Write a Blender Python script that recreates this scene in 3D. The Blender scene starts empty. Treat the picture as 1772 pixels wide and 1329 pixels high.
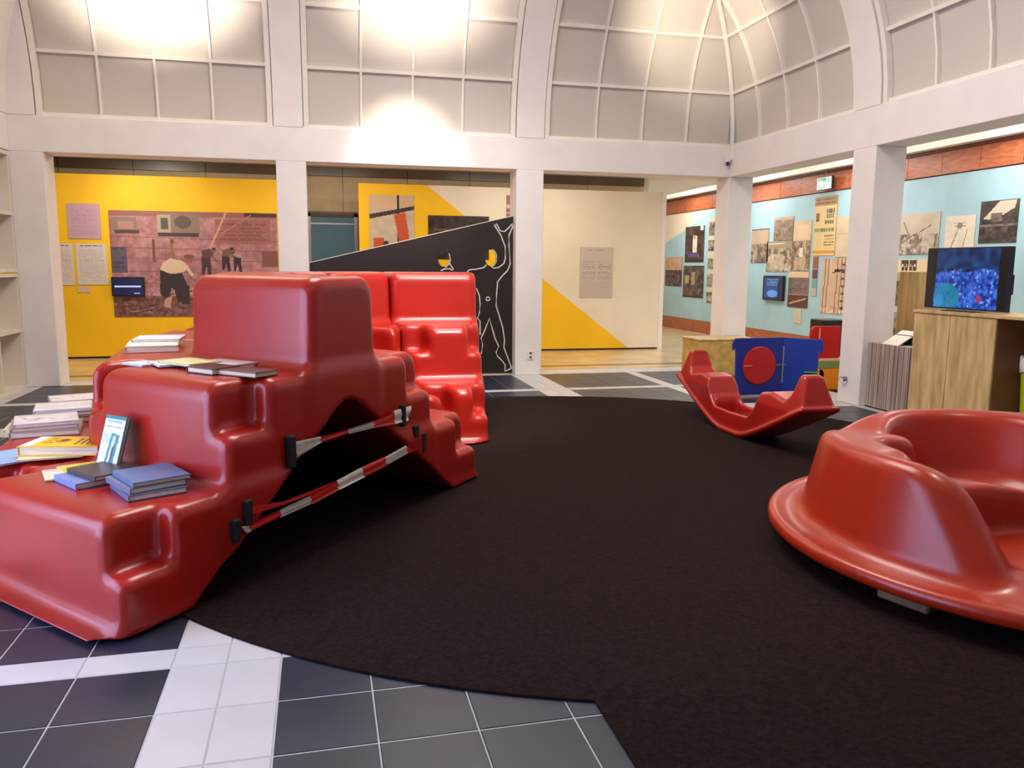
import bpy, bmesh, math, random
import numpy as np
from mathutils import Vector, Matrix
random.seed(7); RNG = np.random.default_rng(7)
S = bpy.context.scene
COL = S.collection
# ------------------------------------------------------------------ camera
cam = bpy.data.cameras.new('camera'); camo = bpy.data.objects.new('camera', cam); COL.objects.link(camo)
cam.sensor_width = 36; cam.lens = 1385.46 / 1772 * 36; cam.clip_start = 0.05; cam.clip_end = 100
pi_, ro_, ya_ = 0.145349804, 0.00786822698, 0.234883860
cy, sy = math.cos(ya_), math.sin(ya_)
fw = Vector((sy * math.cos(pi_), cy * math.cos(pi_), -math.sin(pi_)))
rt = Vector((cy, -sy, 0)); up = rt.cross(fw)
r2 = rt * math.cos(ro_) + up * math.sin(ro_); u2 = -rt * math.sin(ro_) + up * math.cos(ro_)
M = Matrix.Identity(4)
for i in range(3):
    M[i][0] = r2[i]; M[i][1] = u2[i]; M[i][2] = -fw[i]
M[0][3], M[1][3], M[2][3] = 0, 0, 1.5
camo.matrix_world = M; S.camera = camo
# ------------------------------------------------------------------ colour management, world
S.view_settings.view_transform = 'Standard'; S.view_settings.look = 'None'
S.view_settings.exposure = 0.45; S.view_settings.gamma = 1.0; S.view_settings.use_curve_mapping = False
w = bpy.data.worlds.new('world'); S.world = w; w.use_nodes = True
bg = w.node_tree.nodes['Background']; bg.inputs[0].default_value = (0.95, 0.93, 1.0, 1); bg.inputs[1].default_value = 0.16

def area(name, loc, target, size, size_y, power, col, spread=180):
    l = bpy.data.lights.new(name, 'AREA'); l.shape = 'RECTANGLE'; l.size = size; l.size_y = size_y
    l.energy = power; l.color = col; l.spread = math.radians(spread)
    o = bpy.data.objects.new(name, l); COL.objects.link(o); o.location = loc
    o.rotation_euler = (Vector(target) - Vector(loc)).to_track_quat('-Z', 'Y').to_euler(); return o
def spot(name, loc, target, power, col, deg=60, blend=1.0, r=0.05):
    l = bpy.data.lights.new(name, 'SPOT'); l.energy = power; l.color = col; l.spot_size = math.radians(deg)
    l.spot_blend = blend; l.shadow_soft_size = r
    o = bpy.data.objects.new(name, l); COL.objects.link(o); o.location = loc
    o.rotation_euler = (Vector(target) - Vector(loc)).to_track_quat('-Z', 'Y').to_euler(); return o
WARM = (1.0, 0.89, 0.76); NEUT = (1.0, 0.955, 0.89); COOL = (0.52, 0.60, 1.0)
area('skylight_lantern', (1.1, 6.1, 5.75), (1.1, 6.1, 0), 3.2, 3.2, 260, NEUT)
area('daylight_left_window', (-3.35, 2.6, 1.45), (0.5, 2.9, 1.0), 4.0, 2.5, 155, COOL)
for k, x in enumerate((-3.0, 0.2, 3.6)):
    area('gallery_back_lamp', (x, 12.4, 3.2), (x, 12.9, 0), 1.6, 0.4, 40, WARM)
for k, y in enumerate((5.5, 8.5, 11.5, 14.5, 17.5)):
    area('gallery_side_lamp', (7.5, y, 3.2), (8.0, y, 0), 0.5, 1.6, 42, (1.0, 0.97, 0.93))
spot('vault_uplight_first', (-1.7, 8.6, 4.2), (-1.78, 10.3, 5.1), 640, WARM, 80)
spot('vault_uplight_second', (1.15, 8.5, 4.0), (1.25, 10.3, 5.2), 380, WARM, 74)
spot('beam_spot', (1.1, 9.3, 3.9), (1.15, 10.78, 2.95), 190, WARM, 56)
spot('vault_uplight_corner', (4.0, 9.0, 4.0), (5.2, 10.4, 5.0), 110, (1.0, 0.88, 0.7), 90)
spot('vault_uplight_right', (4.2, 5.4, 3.9), (5.6, 5.6, 4.9), 90, WARM, 80)
spot('yellow_wall_spot', (-2.9, 12.2, 3.15), (-2.55, 13.9, 2.45), 42, WARM, 70)
spot('inner_climber_spot', (1.9, 3.4, 4.9), (1.15, 7.3, 0.8), 1000, NEUT, 30, 0.7, 0.06)
spot('carousel_spot', (4.7, 3.3, 4.6), (3.3, 3.0, 0.4), 150, WARM, 46, 0.9, 0.08)
spot('added_column_fill', (1.2, 7.6, 4.8), (1.6, 10.78, 1.9), 150, NEUT, 62, 1.0, 0.1)  # added fill without a fixture, brightens the back columns

# ------------------------------------------------------------------ helpers
def lin(c):
    c = np.asarray(c, float) / 255.0
    return np.where(c <= 0.04045, c / 12.92, ((c + 0.055) / 1.055) ** 2.4)
def rgba(c): v = lin(c); return (float(v[0]), float(v[1]), float(v[2]), 1)
MATS = {}
def mat(name, col, rough=0.6, var=0.0, scale=8.0, metal=0.0, coat=0.0, bump=0.0, emit=None, estr=0.0, stretch=None, spec=0.5, col2=None, alpha=None):
    if name in MATS: return MATS[name]
    m = bpy.data.materials.new(name); m.use_nodes = True; nt = m.node_tree; b = nt.nodes['Principled BSDF']
    b.inputs['Base Color'].default_value = rgba(col); b.inputs['Roughness'].default_value = rough
    b.inputs['Metallic'].default_value = metal; b.inputs['Coat Weight'].default_value = coat; b.inputs['Coat Roughness'].default_value = 0.2
    b.inputs['Specular IOR Level'].default_value = spec
    if emit: b.inputs['Emission Color'].default_value = rgba(emit); b.inputs['Emission Strength'].default_value = estr
    if var or bump:
        tc = nt.nodes.new('ShaderNodeTexCoord'); mp = nt.nodes.new('ShaderNodeMapping'); nz = nt.nodes.new('ShaderNodeTexNoise')
        nz.inputs['Scale'].default_value = scale; nz.inputs['Detail'].default_value = 6
        if stretch: mp.inputs['Scale'].default_value = stretch
        nt.links.new(tc.outputs['Object'], mp.inputs[0]); nt.links.new(mp.outputs[0], nz.inputs['Vector'])
        if var:
            rp = nt.nodes.new('ShaderNodeValToRGB'); c = np.asarray(col, float)
            a = np.clip(c * (1 - var), 0, 255); d = np.clip(c * (1 + var), 0, 255) if col2 is None else np.asarray(col2, float)
            rp.color_ramp.elements[0].position = 0.3; rp.color_ramp.elements[1].position = 0.7
            rp.color_ramp.elements[0].color = rgba(a); rp.color_ramp.elements[1].color = rgba(d)
            nt.links.new(nz.outputs['Fac'], rp.inputs[0]); nt.links.new(rp.outputs[0], b.inputs['Base Color'])
        if bump:
            bp = nt.nodes.new('ShaderNodeBump'); bp.inputs['Strength'].default_value = bump; bp.inputs['Distance'].default_value = 0.01
            nt.links.new(nz.outputs['Fac'], bp.inputs['Height']); nt.links.new(bp.outputs[0], b.inputs['Normal'])
    MATS[name] = m; return m
def mat_vc(name, rough=0.5, emit=0.0):
    if name in MATS: return MATS[name]
    m = bpy.data.materials.new(name); m.use_nodes = True; nt = m.node_tree; b = nt.nodes['Principled BSDF']
    a = nt.nodes.new('ShaderNodeVertexColor'); a.layer_name = 'Col'; b.inputs['Roughness'].default_value = rough
    if emit:
        b.inputs['Base Color'].default_value = (0.01, 0.01, 0.01, 1); nt.links.new(a.outputs[0], b.inputs['Emission Color']); b.inputs['Emission Strength'].default_value = emit
    else: nt.links.new(a.outputs[0], b.inputs['Base Color'])
    MATS[name] = m; return m

white = mat('white_paint', (236, 229, 224), 0.55, 0.015, 3)
cream = mat('shelf_paint', (226, 216, 200), 0.5, 0.02, 3)
vault_m = mat('vault_fabric', (205, 197, 186), 0.8)
muntin_m = mat('muntin_paint', (238, 230, 218), 0.5, 0.01)
red = mat('red_fibreglass', (164, 28, 17), 0.33, 0.05, 2.5, coat=0.3, bump=0.02, spec=0.42)
redo = mat('orange_red_fibreglass', (162, 38, 9), 0.34, 0.05, 2.5, coat=0.25, bump=0.02, spec=0.4)
rug = mat('black_needlefelt', (34, 23, 22), 0.95, 0.22, 55, bump=0.5, spec=0.05)
grout = mat('grout', (176, 176, 178), 0.8, 0.05)
tiled = mat('dark_tile', (34, 40, 56), 0.34, 0.10, 3, bump=0.02)
tilew = mat('white_tile', (196, 194, 196), 0.34, 0.03, 3)
stone = mat('tan_stone', (196, 170, 128), 0.22, 0.08, 2)
darkstrip = mat('brown_stone', (110, 92, 70), 0.25, 0.08, 2)
yellow = mat('yellow_paint', (246, 194, 0), 0.6, 0.02, 2)
beige = mat('cream_paint', (232, 220, 200), 0.6, 0.02, 2)
blue = mat('pale_blue_paint', (166, 204, 218), 0.6, 0.03, 2)
wood = mat('red_brown_wood', (168, 92, 56), 0.4, 0.18, 6, stretch=(1, 1, 8))
taupe = mat('taupe_wall', (172, 150, 112), 0.6, 0.05, 4)
black_m = mat('black_board', (38, 28, 26), 0.45, 0.06, 3)
ply = mat('plywood', (206, 172, 112), 0.5, 0.16, 3.2, stretch=(5, 5, 0.8), col2=(222, 190, 132))
ply2 = mat('osb_plywood', (200, 160, 84), 0.5, 0.12, 9)
stripe_m = mat('grey_brown_laminate', (172, 146, 130), 0.5, 0.22, 3.0, stretch=(9, 9, 0.35), col2=(196, 178, 164))
dark = mat('dark_plastic', (18, 18, 20), 0.4)
metalm = mat('grey_metal', (170, 168, 165), 0.35, metal=0.8)
paper = mat('paper', (232, 226, 212), 0.7, 0.04, 40)
pages = mat('page_edges', (224, 206, 176), 0.8, 0.16, 6, stretch=(1, 1, 60))
lime = mat('lime_plastic', (176, 196, 20), 0.35)
bagm = mat('bag_film', (226, 222, 218), 0.3)
bluep = mat('blue_plastic', (10, 40, 140), 0.35)
redp = mat('red_plastic', (190, 20, 24), 0.35)
orangep = mat('orange_plastic', (238, 140, 20), 0.4)
greenp = mat('green_plastic', (120, 140, 84), 0.5)
tan_p = mat('tan_plastic', (214, 176, 130), 0.5)
outl = mat('white_line_paint', (214, 206, 196), 0.6)
glassm = mat('door_glass', (96, 134, 150), 0.15, 0.05, 1)
coldm = mat('cove_lamp', (255, 250, 235), 0.5, emit=(255, 247, 228), estr=1.6)
prt = mat_vc('printed_picture', 0.45)
scr = mat_vc('lit_screen', 0.2, 0.72)

def link(name, me, m=None, parent=None, label=None, cat=None, group=None, kind=None):
    o = bpy.data.objects.new(name, me); COL.objects.link(o)
    if m is not None and me is not None and not me.materials: me.materials.append(m)
    if parent is not None: o.parent = parent
    return tag(o, label, cat, group, kind)
def tag(o, label=None, cat=None, group=None, kind=None):
    if label: o['label'] = label
    if cat: o['category'] = cat
    if group: o['group'] = group
    if kind: o['kind'] = kind
    return o
def empty(name, loc, label=None, cat=None, group=None, kind=None, rz=0):
    o = bpy.data.objects.new(name, None); COL.objects.link(o); o.location = loc; o.rotation_euler = (0, 0, rz)
    o.empty_display_size = 0.1
    return tag(o, label, cat, group, kind)
def mesh_from(verts, faces, name='m', smooth=False):
    me = bpy.data.meshes.new(name); me.from_pydata([tuple(v) for v in verts], [], faces); me.update()
    if smooth: me.polygons.foreach_set('use_smooth', [True] * len(me.polygons))
    return me
class MB:
    def __init__(s): s.v = []; s.f = []
    def box(s, x0, x1, y0, y1, z0, z1, bev=0.0, M=None):
        if x0 > x1: x0, x1 = x1, x0
        if y0 > y1: y0, y1 = y1, y0
        if bev <= 0:
            v = [(x, y, z) for z in (z0, z1) for y in (y0, y1) for x in (x0, x1)]
            f = [(0, 2, 3, 1), (4, 5, 7, 6), (0, 1, 5, 4), (2, 6, 7, 3), (0, 4, 6, 2), (1, 3, 7, 5)]
        else:
            b = min(bev, (x1 - x0) * .45, (y1 - y0) * .45, (z1 - z0) * .45)
            bm = bmesh.new(); bmesh.ops.create_cube(bm, size=1)
            for q in bm.verts: q.co = Vector(((x0 + x1) / 2 + q.co.x * (x1 - x0), (y0 + y1) / 2 + q.co.y * (y1 - y0), (z0 + z1) / 2 + q.co.z * (z1 - z0)))
            bmesh.ops.bevel(bm, geom=bm.edges[:], offset=b, segments=1, affect='EDGES')
            bm.verts.index_update(); v = [tuple(q.co) for q in bm.verts]; f = [tuple(q.index for q in g.verts) for g in bm.faces]; bm.free()
        return s.add(v, f, M)
    def add(s, v, f, M=None):
        n = len(s.v)
        if M is not None: v = [tuple(M @ Vector(q)) for q in v]
        s.v += list(v); s.f += [tuple(i + n for i in q) for q in f]; return s
    def prism(s, pts, a, b, axis=2, M=None):
        """pts 2D polygon extruded from a to b along axis; other axes in order"""
        o = [i for i in range(3) if i != axis]; v = []
        for h in (a, b):
            for p in pts:
                q = [0, 0, 0]; q[o[0]] = p[0]; q[o[1]] = p[1]; q[axis] = h; v.append(tuple(q))
        n = len(pts); f = [tuple(range(n))[::-1], tuple(range(n, 2 * n))] + [(i, (i + 1) % n, n + (i + 1) % n, n + i) for i in range(n)]
        return s.add(v, f, M)
    def lathe(s, prof, n=24, c=(0, 0), sx=1, sy_=1, M=None):
        v = []; f = []
        for r, z in prof:
            for i in range(n): a = 2 * math.pi * i / n; v.append((c[0] + r * sx * math.cos(a), c[1] + r * sy_ * math.sin(a), z))
        for k in range(len(prof) - 1):
            for i in range(n): f.append((k * n + i, k * n + (i + 1) % n, (k + 1) * n + (i + 1) % n, (k + 1) * n + i))
        f.append(tuple(range(n))[::-1]); f.append(tuple(range((len(prof) - 1) * n, len(prof) * n)))
        return s.add(v, f, M)
    def tube(s, pts, r, n=6):
        pts = [Vector(p) for p in pts]; v = []; f = []
        for k, p in enumerate(pts):
            d = (pts[min(k + 1, len(pts) - 1)] - pts[max(k - 1, 0)]).normalized()
            a = d.cross(Vector((0, 0, 1)))
            if a.length < 1e-3: a = d.cross(Vector((0, 1, 0)))
            a.normalize(); b = d.cross(a)
            for i in range(n): t = 2 * math.pi * i / n; v.append(tuple(p + (a * math.cos(t) + b * math.sin(t)) * r))
        for k in range(len(pts) - 1):
            for i in range(n): f.append((k * n + i, k * n + (i + 1) % n, (k + 1) * n + (i + 1) % n, (k + 1) * n + i))
        f.append(tuple(range(n))[::-1]); f.append(tuple(range((len(pts) - 1) * n, len(pts) * n)))
        return s.add(v, f)
    def build(s, name, m, parent=None, smooth=False, **k):
        me = mesh_from(s.v, s.f, name, smooth)
        bm = bmesh.new(); bm.from_mesh(me); bmesh.ops.recalc_face_normals(bm, faces=bm.faces); bm.to_mesh(me); bm.free()
        if smooth: me.set_sharp_from_angle(angle=math.radians(40))
        return link(name, me, m, parent, **k)

# ------------------------------------------------------------------ floor
floor = MB().box(-8, 11, -2.5, 21, -0.12, -0.0022).build('floor', grout, kind='structure')
# axis line lists: (lo, hi, kind)  t = tile, b = wide band half, s = narrow strip
def cells(start_band, n_pitch, width=3.16):
    out = []
    for p in range(n_pitch):
        a = start_band + p * 3.16
        out += [(a, a + .2, 'b'), (a + .2, a + .4, 'b')]
        out += [(a + .4 + .325 * i, a + .4 + .325 * (i + 1), 't') for i in range(4)]
        out.append((a + 1.70, a + 1.86, 's'))
        out += [(a + 1.86 + .325 * i, a + 1.86 + .325 * (i + 1), 't') for i in range(4)]
    return out
XC = cells(-3.74, 4); YC = cells(1.335, 4)
YC = [(a - 3.16, b - 3.16, k) for a, b, k in cells(1.335, 1)] + YC
tiles = []
MC = (1.962, 5.607); MR = 3.326
for x0, x1, kx in XC:
    for y0, y1, ky in YC:
        if x1 <= -3.52 or x0 >= 6.15 or y1 < 1.6 or y1 > 11.25: continue
        cx_, cy_ = (x0 + x1) / 2, (y0 + y1) / 2
        if math.hypot(cx_ - MC[0], cy_ - MC[1]) < MR - 0.35: continue
        if 1.15 < x0 and x1 < 2.9 and y1 < 2.6: continue
        ww = kx != 't' or ky != 't'
        # skip what lies wholly outside the view
        ang = math.atan2(cx_, cy_) - ya_
        if abs(ang) > 0.66: continue
        tiles.append((cx_ ** 2 + cy_ ** 2, x0, x1, y0, y1, ww, kx, ky))
tiles.sort()
g = 0.0028; rest_w = MB(); rest_d = MB(); cache = {}
for i, (d, x0, x1, y0, y1, ww, kx, ky) in enumerate(tiles):
    x0c = max(x0, -3.52)
    if i < 300:
        key = (round(x1 - x0c, 3), round(y1 - y0, 3), ww)
        if key not in cache:
            hx, hy = (x1 - x0c) / 2 - g, (y1 - y0) / 2 - g
            mb = MB(); b_ = .003
            v = [(-hx, -hy, -.006), (hx, -hy, -.006), (hx, hy, -.006), (-hx, hy, -.006), (-hx, -hy, -.002), (hx, -hy, -.002), (hx, hy, -.002), (-hx, hy, -.002),
                 (-hx + b_, -hy + b_, 0), (hx - b_, -hy + b_, 0), (hx - b_, hy - b_, 0), (-hx + b_, hy - b_, 0)]
            f = [(0, 1, 5, 4), (1, 2, 6, 5), (2, 3, 7, 6), (3, 0, 4, 7), (4, 5, 9, 8), (5, 6, 10, 9), (6, 7, 11, 10), (7, 4, 8, 11), (8, 9, 10, 11)]
            me = mesh_from(v, f, 'tile'); me.materials.append(tilew if ww else tiled); cache[key] = me
        o = link('tile', cache[key], None, floor); o.location = ((x0c + x1) / 2, (y0 + y1) / 2, random.uniform(-.0004, .0004))
    else:
        (rest_w if ww else rest_d).box(x0c + g, x1 - g, y0 + g, y1 - g, -.006, 0)
if rest_w.v: rest_w.build('white_tile_field', tilew, floor, kind='stuff')
if rest_d.v: rest_d.build('dark_tile_field', tiled, floor, kind='stuff')
# gallery stone slabs beyond the columns
def slab(x0, x1, y0, y1, m, name='stone_slab'):
    MB().box(x0 + .003, x1 - .003, y0 + .003, y1 - .003, -.006, 0.0).build(name, m, floor)
for k in range(13):
    x = -5.0 + k * 1.05; x1 = min(x + 1.05, 8.6)
    slab(x, x1, 11.26, 11.62, stone); slab(x, x1, 11.62, 11.80, darkstrip, 'dark_slab')
    slab(x, x1, 11.80, 12.9, stone); slab(x, x1, 12.9, 13.95, stone)
for k in range(11):
    slab(6.2, 7.4, 13.95 + k * .55, 14.5 + k * .55, stone); slab(7.4, 8.6, 13.95 + k * .55, 14.5 + k * .55, stone)
for k in range(8):
    slab(6.18, 7.4, 4.2 + k * .88, 5.08 + k * .88, stone); slab(7.4, 8.6, 4.2 + k * .88, 5.08 + k * .88, stone)

# ------------------------------------------------------------------ black rug (round with a straight tongue towards the camera)
pts = []
a0 = math.atan2(2.454 - MC[1], .893 - MC[0]); a1 = math.atan2(2.454 - MC[1], 2.99 - MC[0])
n = 120
for i in range(n + 1):
    a = a1 + (a0 + 2 * math.pi - a1) * i / n; pts.append((MC[0] + MR * math.cos(a), MC[1] + MR * math.sin(a)))
pts += [(.893, 1.2), (2.99, 1.2)]
MB().prism(pts, 0.0005, 0.010).build('floor_mat', rug, label='large round black needle-felt floor mat with a straight tongue, under the red play elements', cat='mat')

# ------------------------------------------------------------------ columns, beams, vault
YB, XR, XL, YF = 10.78, 5.77, -3.50, 1.51
def column(nm, x0, x1, y0, y1, z0=0.0, z1=2.80):
    return MB().box(x0, x1, y0, y1, z0, z1, .006).build(nm, white, kind='structure')
column('column_back', -3.52, -3.14, YB, 11.16)
column('column_back', -.50, -.13, YB, 11.16)
p2 = column('column_back', 2.62, 3.00, YB, 11.16)
column('column_corner', XR, 6.15, YB, 11.16)
column('column_right', XR, 6.15, 7.62, 8.0)
column('column_right', XR, 6.15, 4.46, 4.84)
MB().box(-3.6, 6.15, YB, 11.16, 2.80, 3.22, .006).build('beam_back', white, kind='structure')
MB().box(XR, 6.15, 1.5, YB - .001, 2.80, 3.22, .006).build('beam_right', white, kind='structure')
MB().box(-3.9, -3.5, 1.5, YB - .001, 2.80, 3.22, .006).build('beam_left', white, kind='structure')
MB().box(-3.9, 6.15, 1.1, 1.5, 2.95, 3.22, .006).build('beam_front', white, kind='structure')
# left wall with a window opening for the daylight
MB().box(-3.95, -3.82, 4.4, 11.2, 0, 3.22).build('wall_left', cream, kind='structure')
MB().box(-3.9, -3.55, 3.9, 4.4, 0, 2.8).build('trim_left', white, kind='structure')

ceil_root = empty('ceiling', (0, 0, 3.22), kind='structure')
R0 = 2.70
def vp_(side, a, th, r, off=0):
    """a along the wall, th arc angle, r arc radius"""
    d = R0 - r * math.cos(th); z = r * math.sin(th)
    if side == 'back': return (a, YB - d, z)
    if side == 'right': return (XR - d, a, z)
    if side == 'left': return (XL + d, a, z)
    return (a, YF + d, z)
RNGS = {'back': (XL, XR), 'front': (XL, XR), 'right': (YF, YB), 'left': (YF, YB)}
def curved(side, a0, a1, t0, t1, r0, r1, n=4, clip=True):
    lo, hi = RNGS[side]; v = []; f = []
    for k in range(n + 1):
        th = t0 + (t1 - t0) * k / n; d = R0 - r0 * math.cos(th)
        A0, A1 = (max(a0, lo + d), min(a1, hi - d)) if clip else (a0, a1)
        if A1 < A0: A0 = A1 = (hi - d if a0 > (lo + hi) / 2 else lo + d)
        for r in (r0, r1):
            for a in (A0, A1): v.append(vp_(side, a, th, r))
    for k in range(n):
        b = k * 4; c = b + 4
        f += [(b, b + 1, c + 1, c), (b + 2, c + 2, c + 3, b + 3), (b, c, c + 2, b + 2), (b + 1, b + 3, c + 3, c + 1)]
    f += [(0, 2, 3, 1), (4 * n, 4 * n + 1, 4 * n + 3, 4 * n + 2)]
    return v, f
def cadd(nm, m, *a, **k):
    v, f = curved(*a, **k); mb = MB(); mb.add(v, f); return mb.build(nm, m, ceil_root, smooth=True)
D15 = math.radians(15)
sides = {'back': ([(-3.52, -3.20), (-.51, -.155), (2.615, 3.0)], [(-3.20, -.51), (-.155, 2.615), (3.0, 5.77)]),
         'right': ([(7.60, 8.00), (4.46, 4.86)], [(8.00, 10.78), (4.86, 7.60), (1.51, 4.46)]),
         'left': ([(9.5, 10.78), (7.60, 8.00), (4.46, 4.86)], [(8.00, 9.5), (4.86, 7.60), (1.51, 4.46)]),
         'front': ([(-.51, -.155), (2.615, 3.0)], [(-3.50, -.51), (-.155, 2.615), (3.0, 5.77)])}
for side, (ribs, bays) in sides.items():
    seen = side in ('back', 'right')
    for a, b in ribs: cadd('rib', white, side, a, b, 0, math.pi / 2, 2.695, 2.90, n=20)
    for a, b in bays:
        corner_lo = abs(a - RNGS[side][0]) < .1; corner_hi = abs(b - RNGS[side][1]) < .1
        fa = a if corner_lo else a + .075; fb = b if corner_hi else b - .075
        if not corner_lo: cadd('bay_frame', muntin_m, side, a + .012, fa, 0, math.pi / 2, 2.715, 2.82, n=16)
        if not corner_hi: cadd('bay_frame', muntin_m, side, fb, b - .012, 0, math.pi / 2, 2.715, 2.82, n=16)
        w4 = (fb - fa) / 4
        rows = 6
        for r in range(rows):
            for c in range(4):
                x0, x1 = fa + c * w4, fa + (c + 1) * w4
                lo, hi = RNGS[side]; dlow = R0 * (1 - math.cos(r * D15))
                if x0 >= hi - dlow - .01 or x1 <= lo + dlow + .01: continue
                cadd('panel', vault_m, side, x0 + .006, x1 - .006, r * D15 + .002, (r + 1) * D15 - .002, 2.785, 2.81)
        if seen:
            for c in range(1, 4):
                x = fa + c * w4; lo, hi = RNGS[side]
                dd = min(hi - x, x - lo); tmax = math.acos(max(0, 1 - dd / R0)) if dd < R0 else math.pi / 2
                cadd('muntin', muntin_m, side, x - .014, x + .014, 0, min(tmax, math.pi / 2), 2.745, 2.787, n=12, clip=False)
            for r in range(0, 6):
                cadd('muntin', muntin_m, side, fa - .01, fb + .01, r * D15 - (.004 if r else 0), r * D15 + .010 + (0 if r else .006), 2.740, 2.787, n=1)
# corner seam muntins
mb = MB(); pts = []
for k in range(21):
    th = k / 20 * math.pi / 2; d = R0 - 2.755 * math.cos(th); pts.append((XR - d, YB - d, 2.755 * math.sin(th)))
mb.tube(pts, .034, 8).build('corner_muntin', muntin_m, ceil_root, smooth=True)
MB().box(-1.0, 3.3, 4.0, 8.3, 2.74, 2.80).build('vault_crown', white, ceil_root)
# gallery ceilings
MB().box(-8, 8.0, 11.17, 15.1, 3.22, 3.30).build('ceiling_back', white, kind='structure')
MB().box(6.16, 8.0, 1.0, 11.16, 3.22, 3.30).build('ceiling_right', white, kind='structure')
MB().box(6.1, 8.0, 15.11, 20, 3.22, 3.30).build('ceiling_far', white, kind='structure')
MB().box(8.46, 8.62, 1.0, 20, 3.20, 3.30).build('trim_cove', white, kind='structure')
MB().box(8.0, 8.8, 1.0, 20, 3.40, 3.44).build('ceiling_cove', white, kind='structure')
t = empty('cove_light', (8.1, 1, 3.36), 'long warm white cove light above the wood fascia of the blue wall', 'light')
for k in range(12): MB().box(0, .34, .02 + k * 1.55, 1.55 + k * 1.55, 0, .03).build('lamp_panel', coldm, t)
# far walls
MB().box(-8, 6.2, 15.0, 15.12, 0, 3.3).build('wall_back', taupe, kind='structure')
wb = bpy.data.objects['wall_back']
for k in range(12): MB().box(-7.6 + k * 1.15, -7.6 + (k + 1) * 1.15 - .01, 14.97, 15.0, 2.45, 3.06).build('panel', mat('tan_wall', (214, 192, 150), 0.6, 0.04, 4), wb)
for k in range(12): MB().box(-7.6 + k * 1.15, -7.6 + (k + 1) * 1.15 - .01, 14.95, 15.0, 3.07, 3.22).build('panel', darkstrip, wb)
MB().box(6.0, 8.9, 20.0, 20.1, 0, 3.4).build('wall_far', beige, kind='structure')
MB().box(-8.1, -8.0, 11, 15.1, 0, 3.3).build('wall_back_left', beige, kind='structure')
MB().box(6.2, 6.3, 15.0, 20, 0, 3.3).build('wall_side', beige, kind='structure')
# blue wall on the right
wr = MB().box(8.74, 8.9, 1.0, 20.0, 0, 3.44).build('wall_right', white, kind='structure')
MB().box(8.66, 8.74, 1.0, 16.73, .285, 2.83).build('blue_panel', blue, wr)
MB().prism([(16.73, .285), (20, .285), (20, 1.96), (16.73, 2.82)], 8.66, 8.74, 0).build('blue_panel', blue, wr)
MB().prism([(20, 1.96), (20, 2.83), (16.7, 2.83)], 8.66, 8.74, 0).build('white_panel', beige, wr)
k = 1.0; i = 0
while k < 19.9:
    o = MB().box(8.64, 8.74, k + .004, min(k + .69, 20) - .004, 2.845, 3.19).build('wood_panel', wood, wr)
    if k > 9: MB().box(8.65, 8.74, k + .004, min(k + .69, 20) - .004, 0.0, .28).build('wood_panel', wood, wr)
    k += .69
MB().box(8.60, 8.64, 1.0, 20, 3.155, 3.20).build('painted_shadow_line', mat('shadow_brown', (84, 44, 28), .5, .1), wr)  # dark strip standing in for the shadow line above the wood fascia
# blue door in the taupe wall
dr = empty('door_1', (.27, 14.93, 0), kind='structure')
MB().box(-.46, -.40, -.03, .05, 0, 2.42).build('door_frame', metalm, dr); MB().box(.36, .42, -.03, .05, 0, 2.42).build('door_frame', metalm, dr)
MB().box(-.46, .42, -.03, .05, 2.36, 2.42).build('door_frame', mat('brown_frame', (84, 62, 46), .5), dr)
MB().box(-.40, .36, 0, .04, 0, 2.36).build('pane', glassm, dr)
MB().box(-.40, .36, -.02, .01, 2.22, 2.25).build('door_rail', metalm, dr); MB().tube([(.30, -.06, .95), (.30, -.06, 1.25)], .012).build('door_handle', metalm, dr)
# exhibition partitions
p1 = MB().box(-6.2, -.42, 13.9, 14.0, 0.03, 2.87, .004).build('exhibition_partition', yellow, label='yellow freestanding exhibition partition behind the leftmost bay, carrying the large sepia photo', cat='partition')
MB().box(-6.2, -.42, 13.93, 13.98, 0, .03).build('foot', dark, p1)
pr2 = empty('exhibition_partition', (0, 13.9, 0), 'cream and yellow partition split by a diagonal, with the crane photo on it', 'partition')
MB().prism([(.667, .03), (5.53, .03), (1.81, 2.86), (.667, 2.86)], 0, .10, 1).build('yellow_field', yellow, pr2)
MB().prism([(5.53, .03), (6.12, .03), (6.12, 2.86), (1.81, 2.86)], 0, .10, 1).build('cream_field', beige, pr2)
MB().box(6.12, 6.20, -.01, .11, .0, 2.87).build('end_post', white, pr2); MB().box(.67, 6.1, .03, .08, 0, .03).build('foot', dark, pr2)
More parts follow.
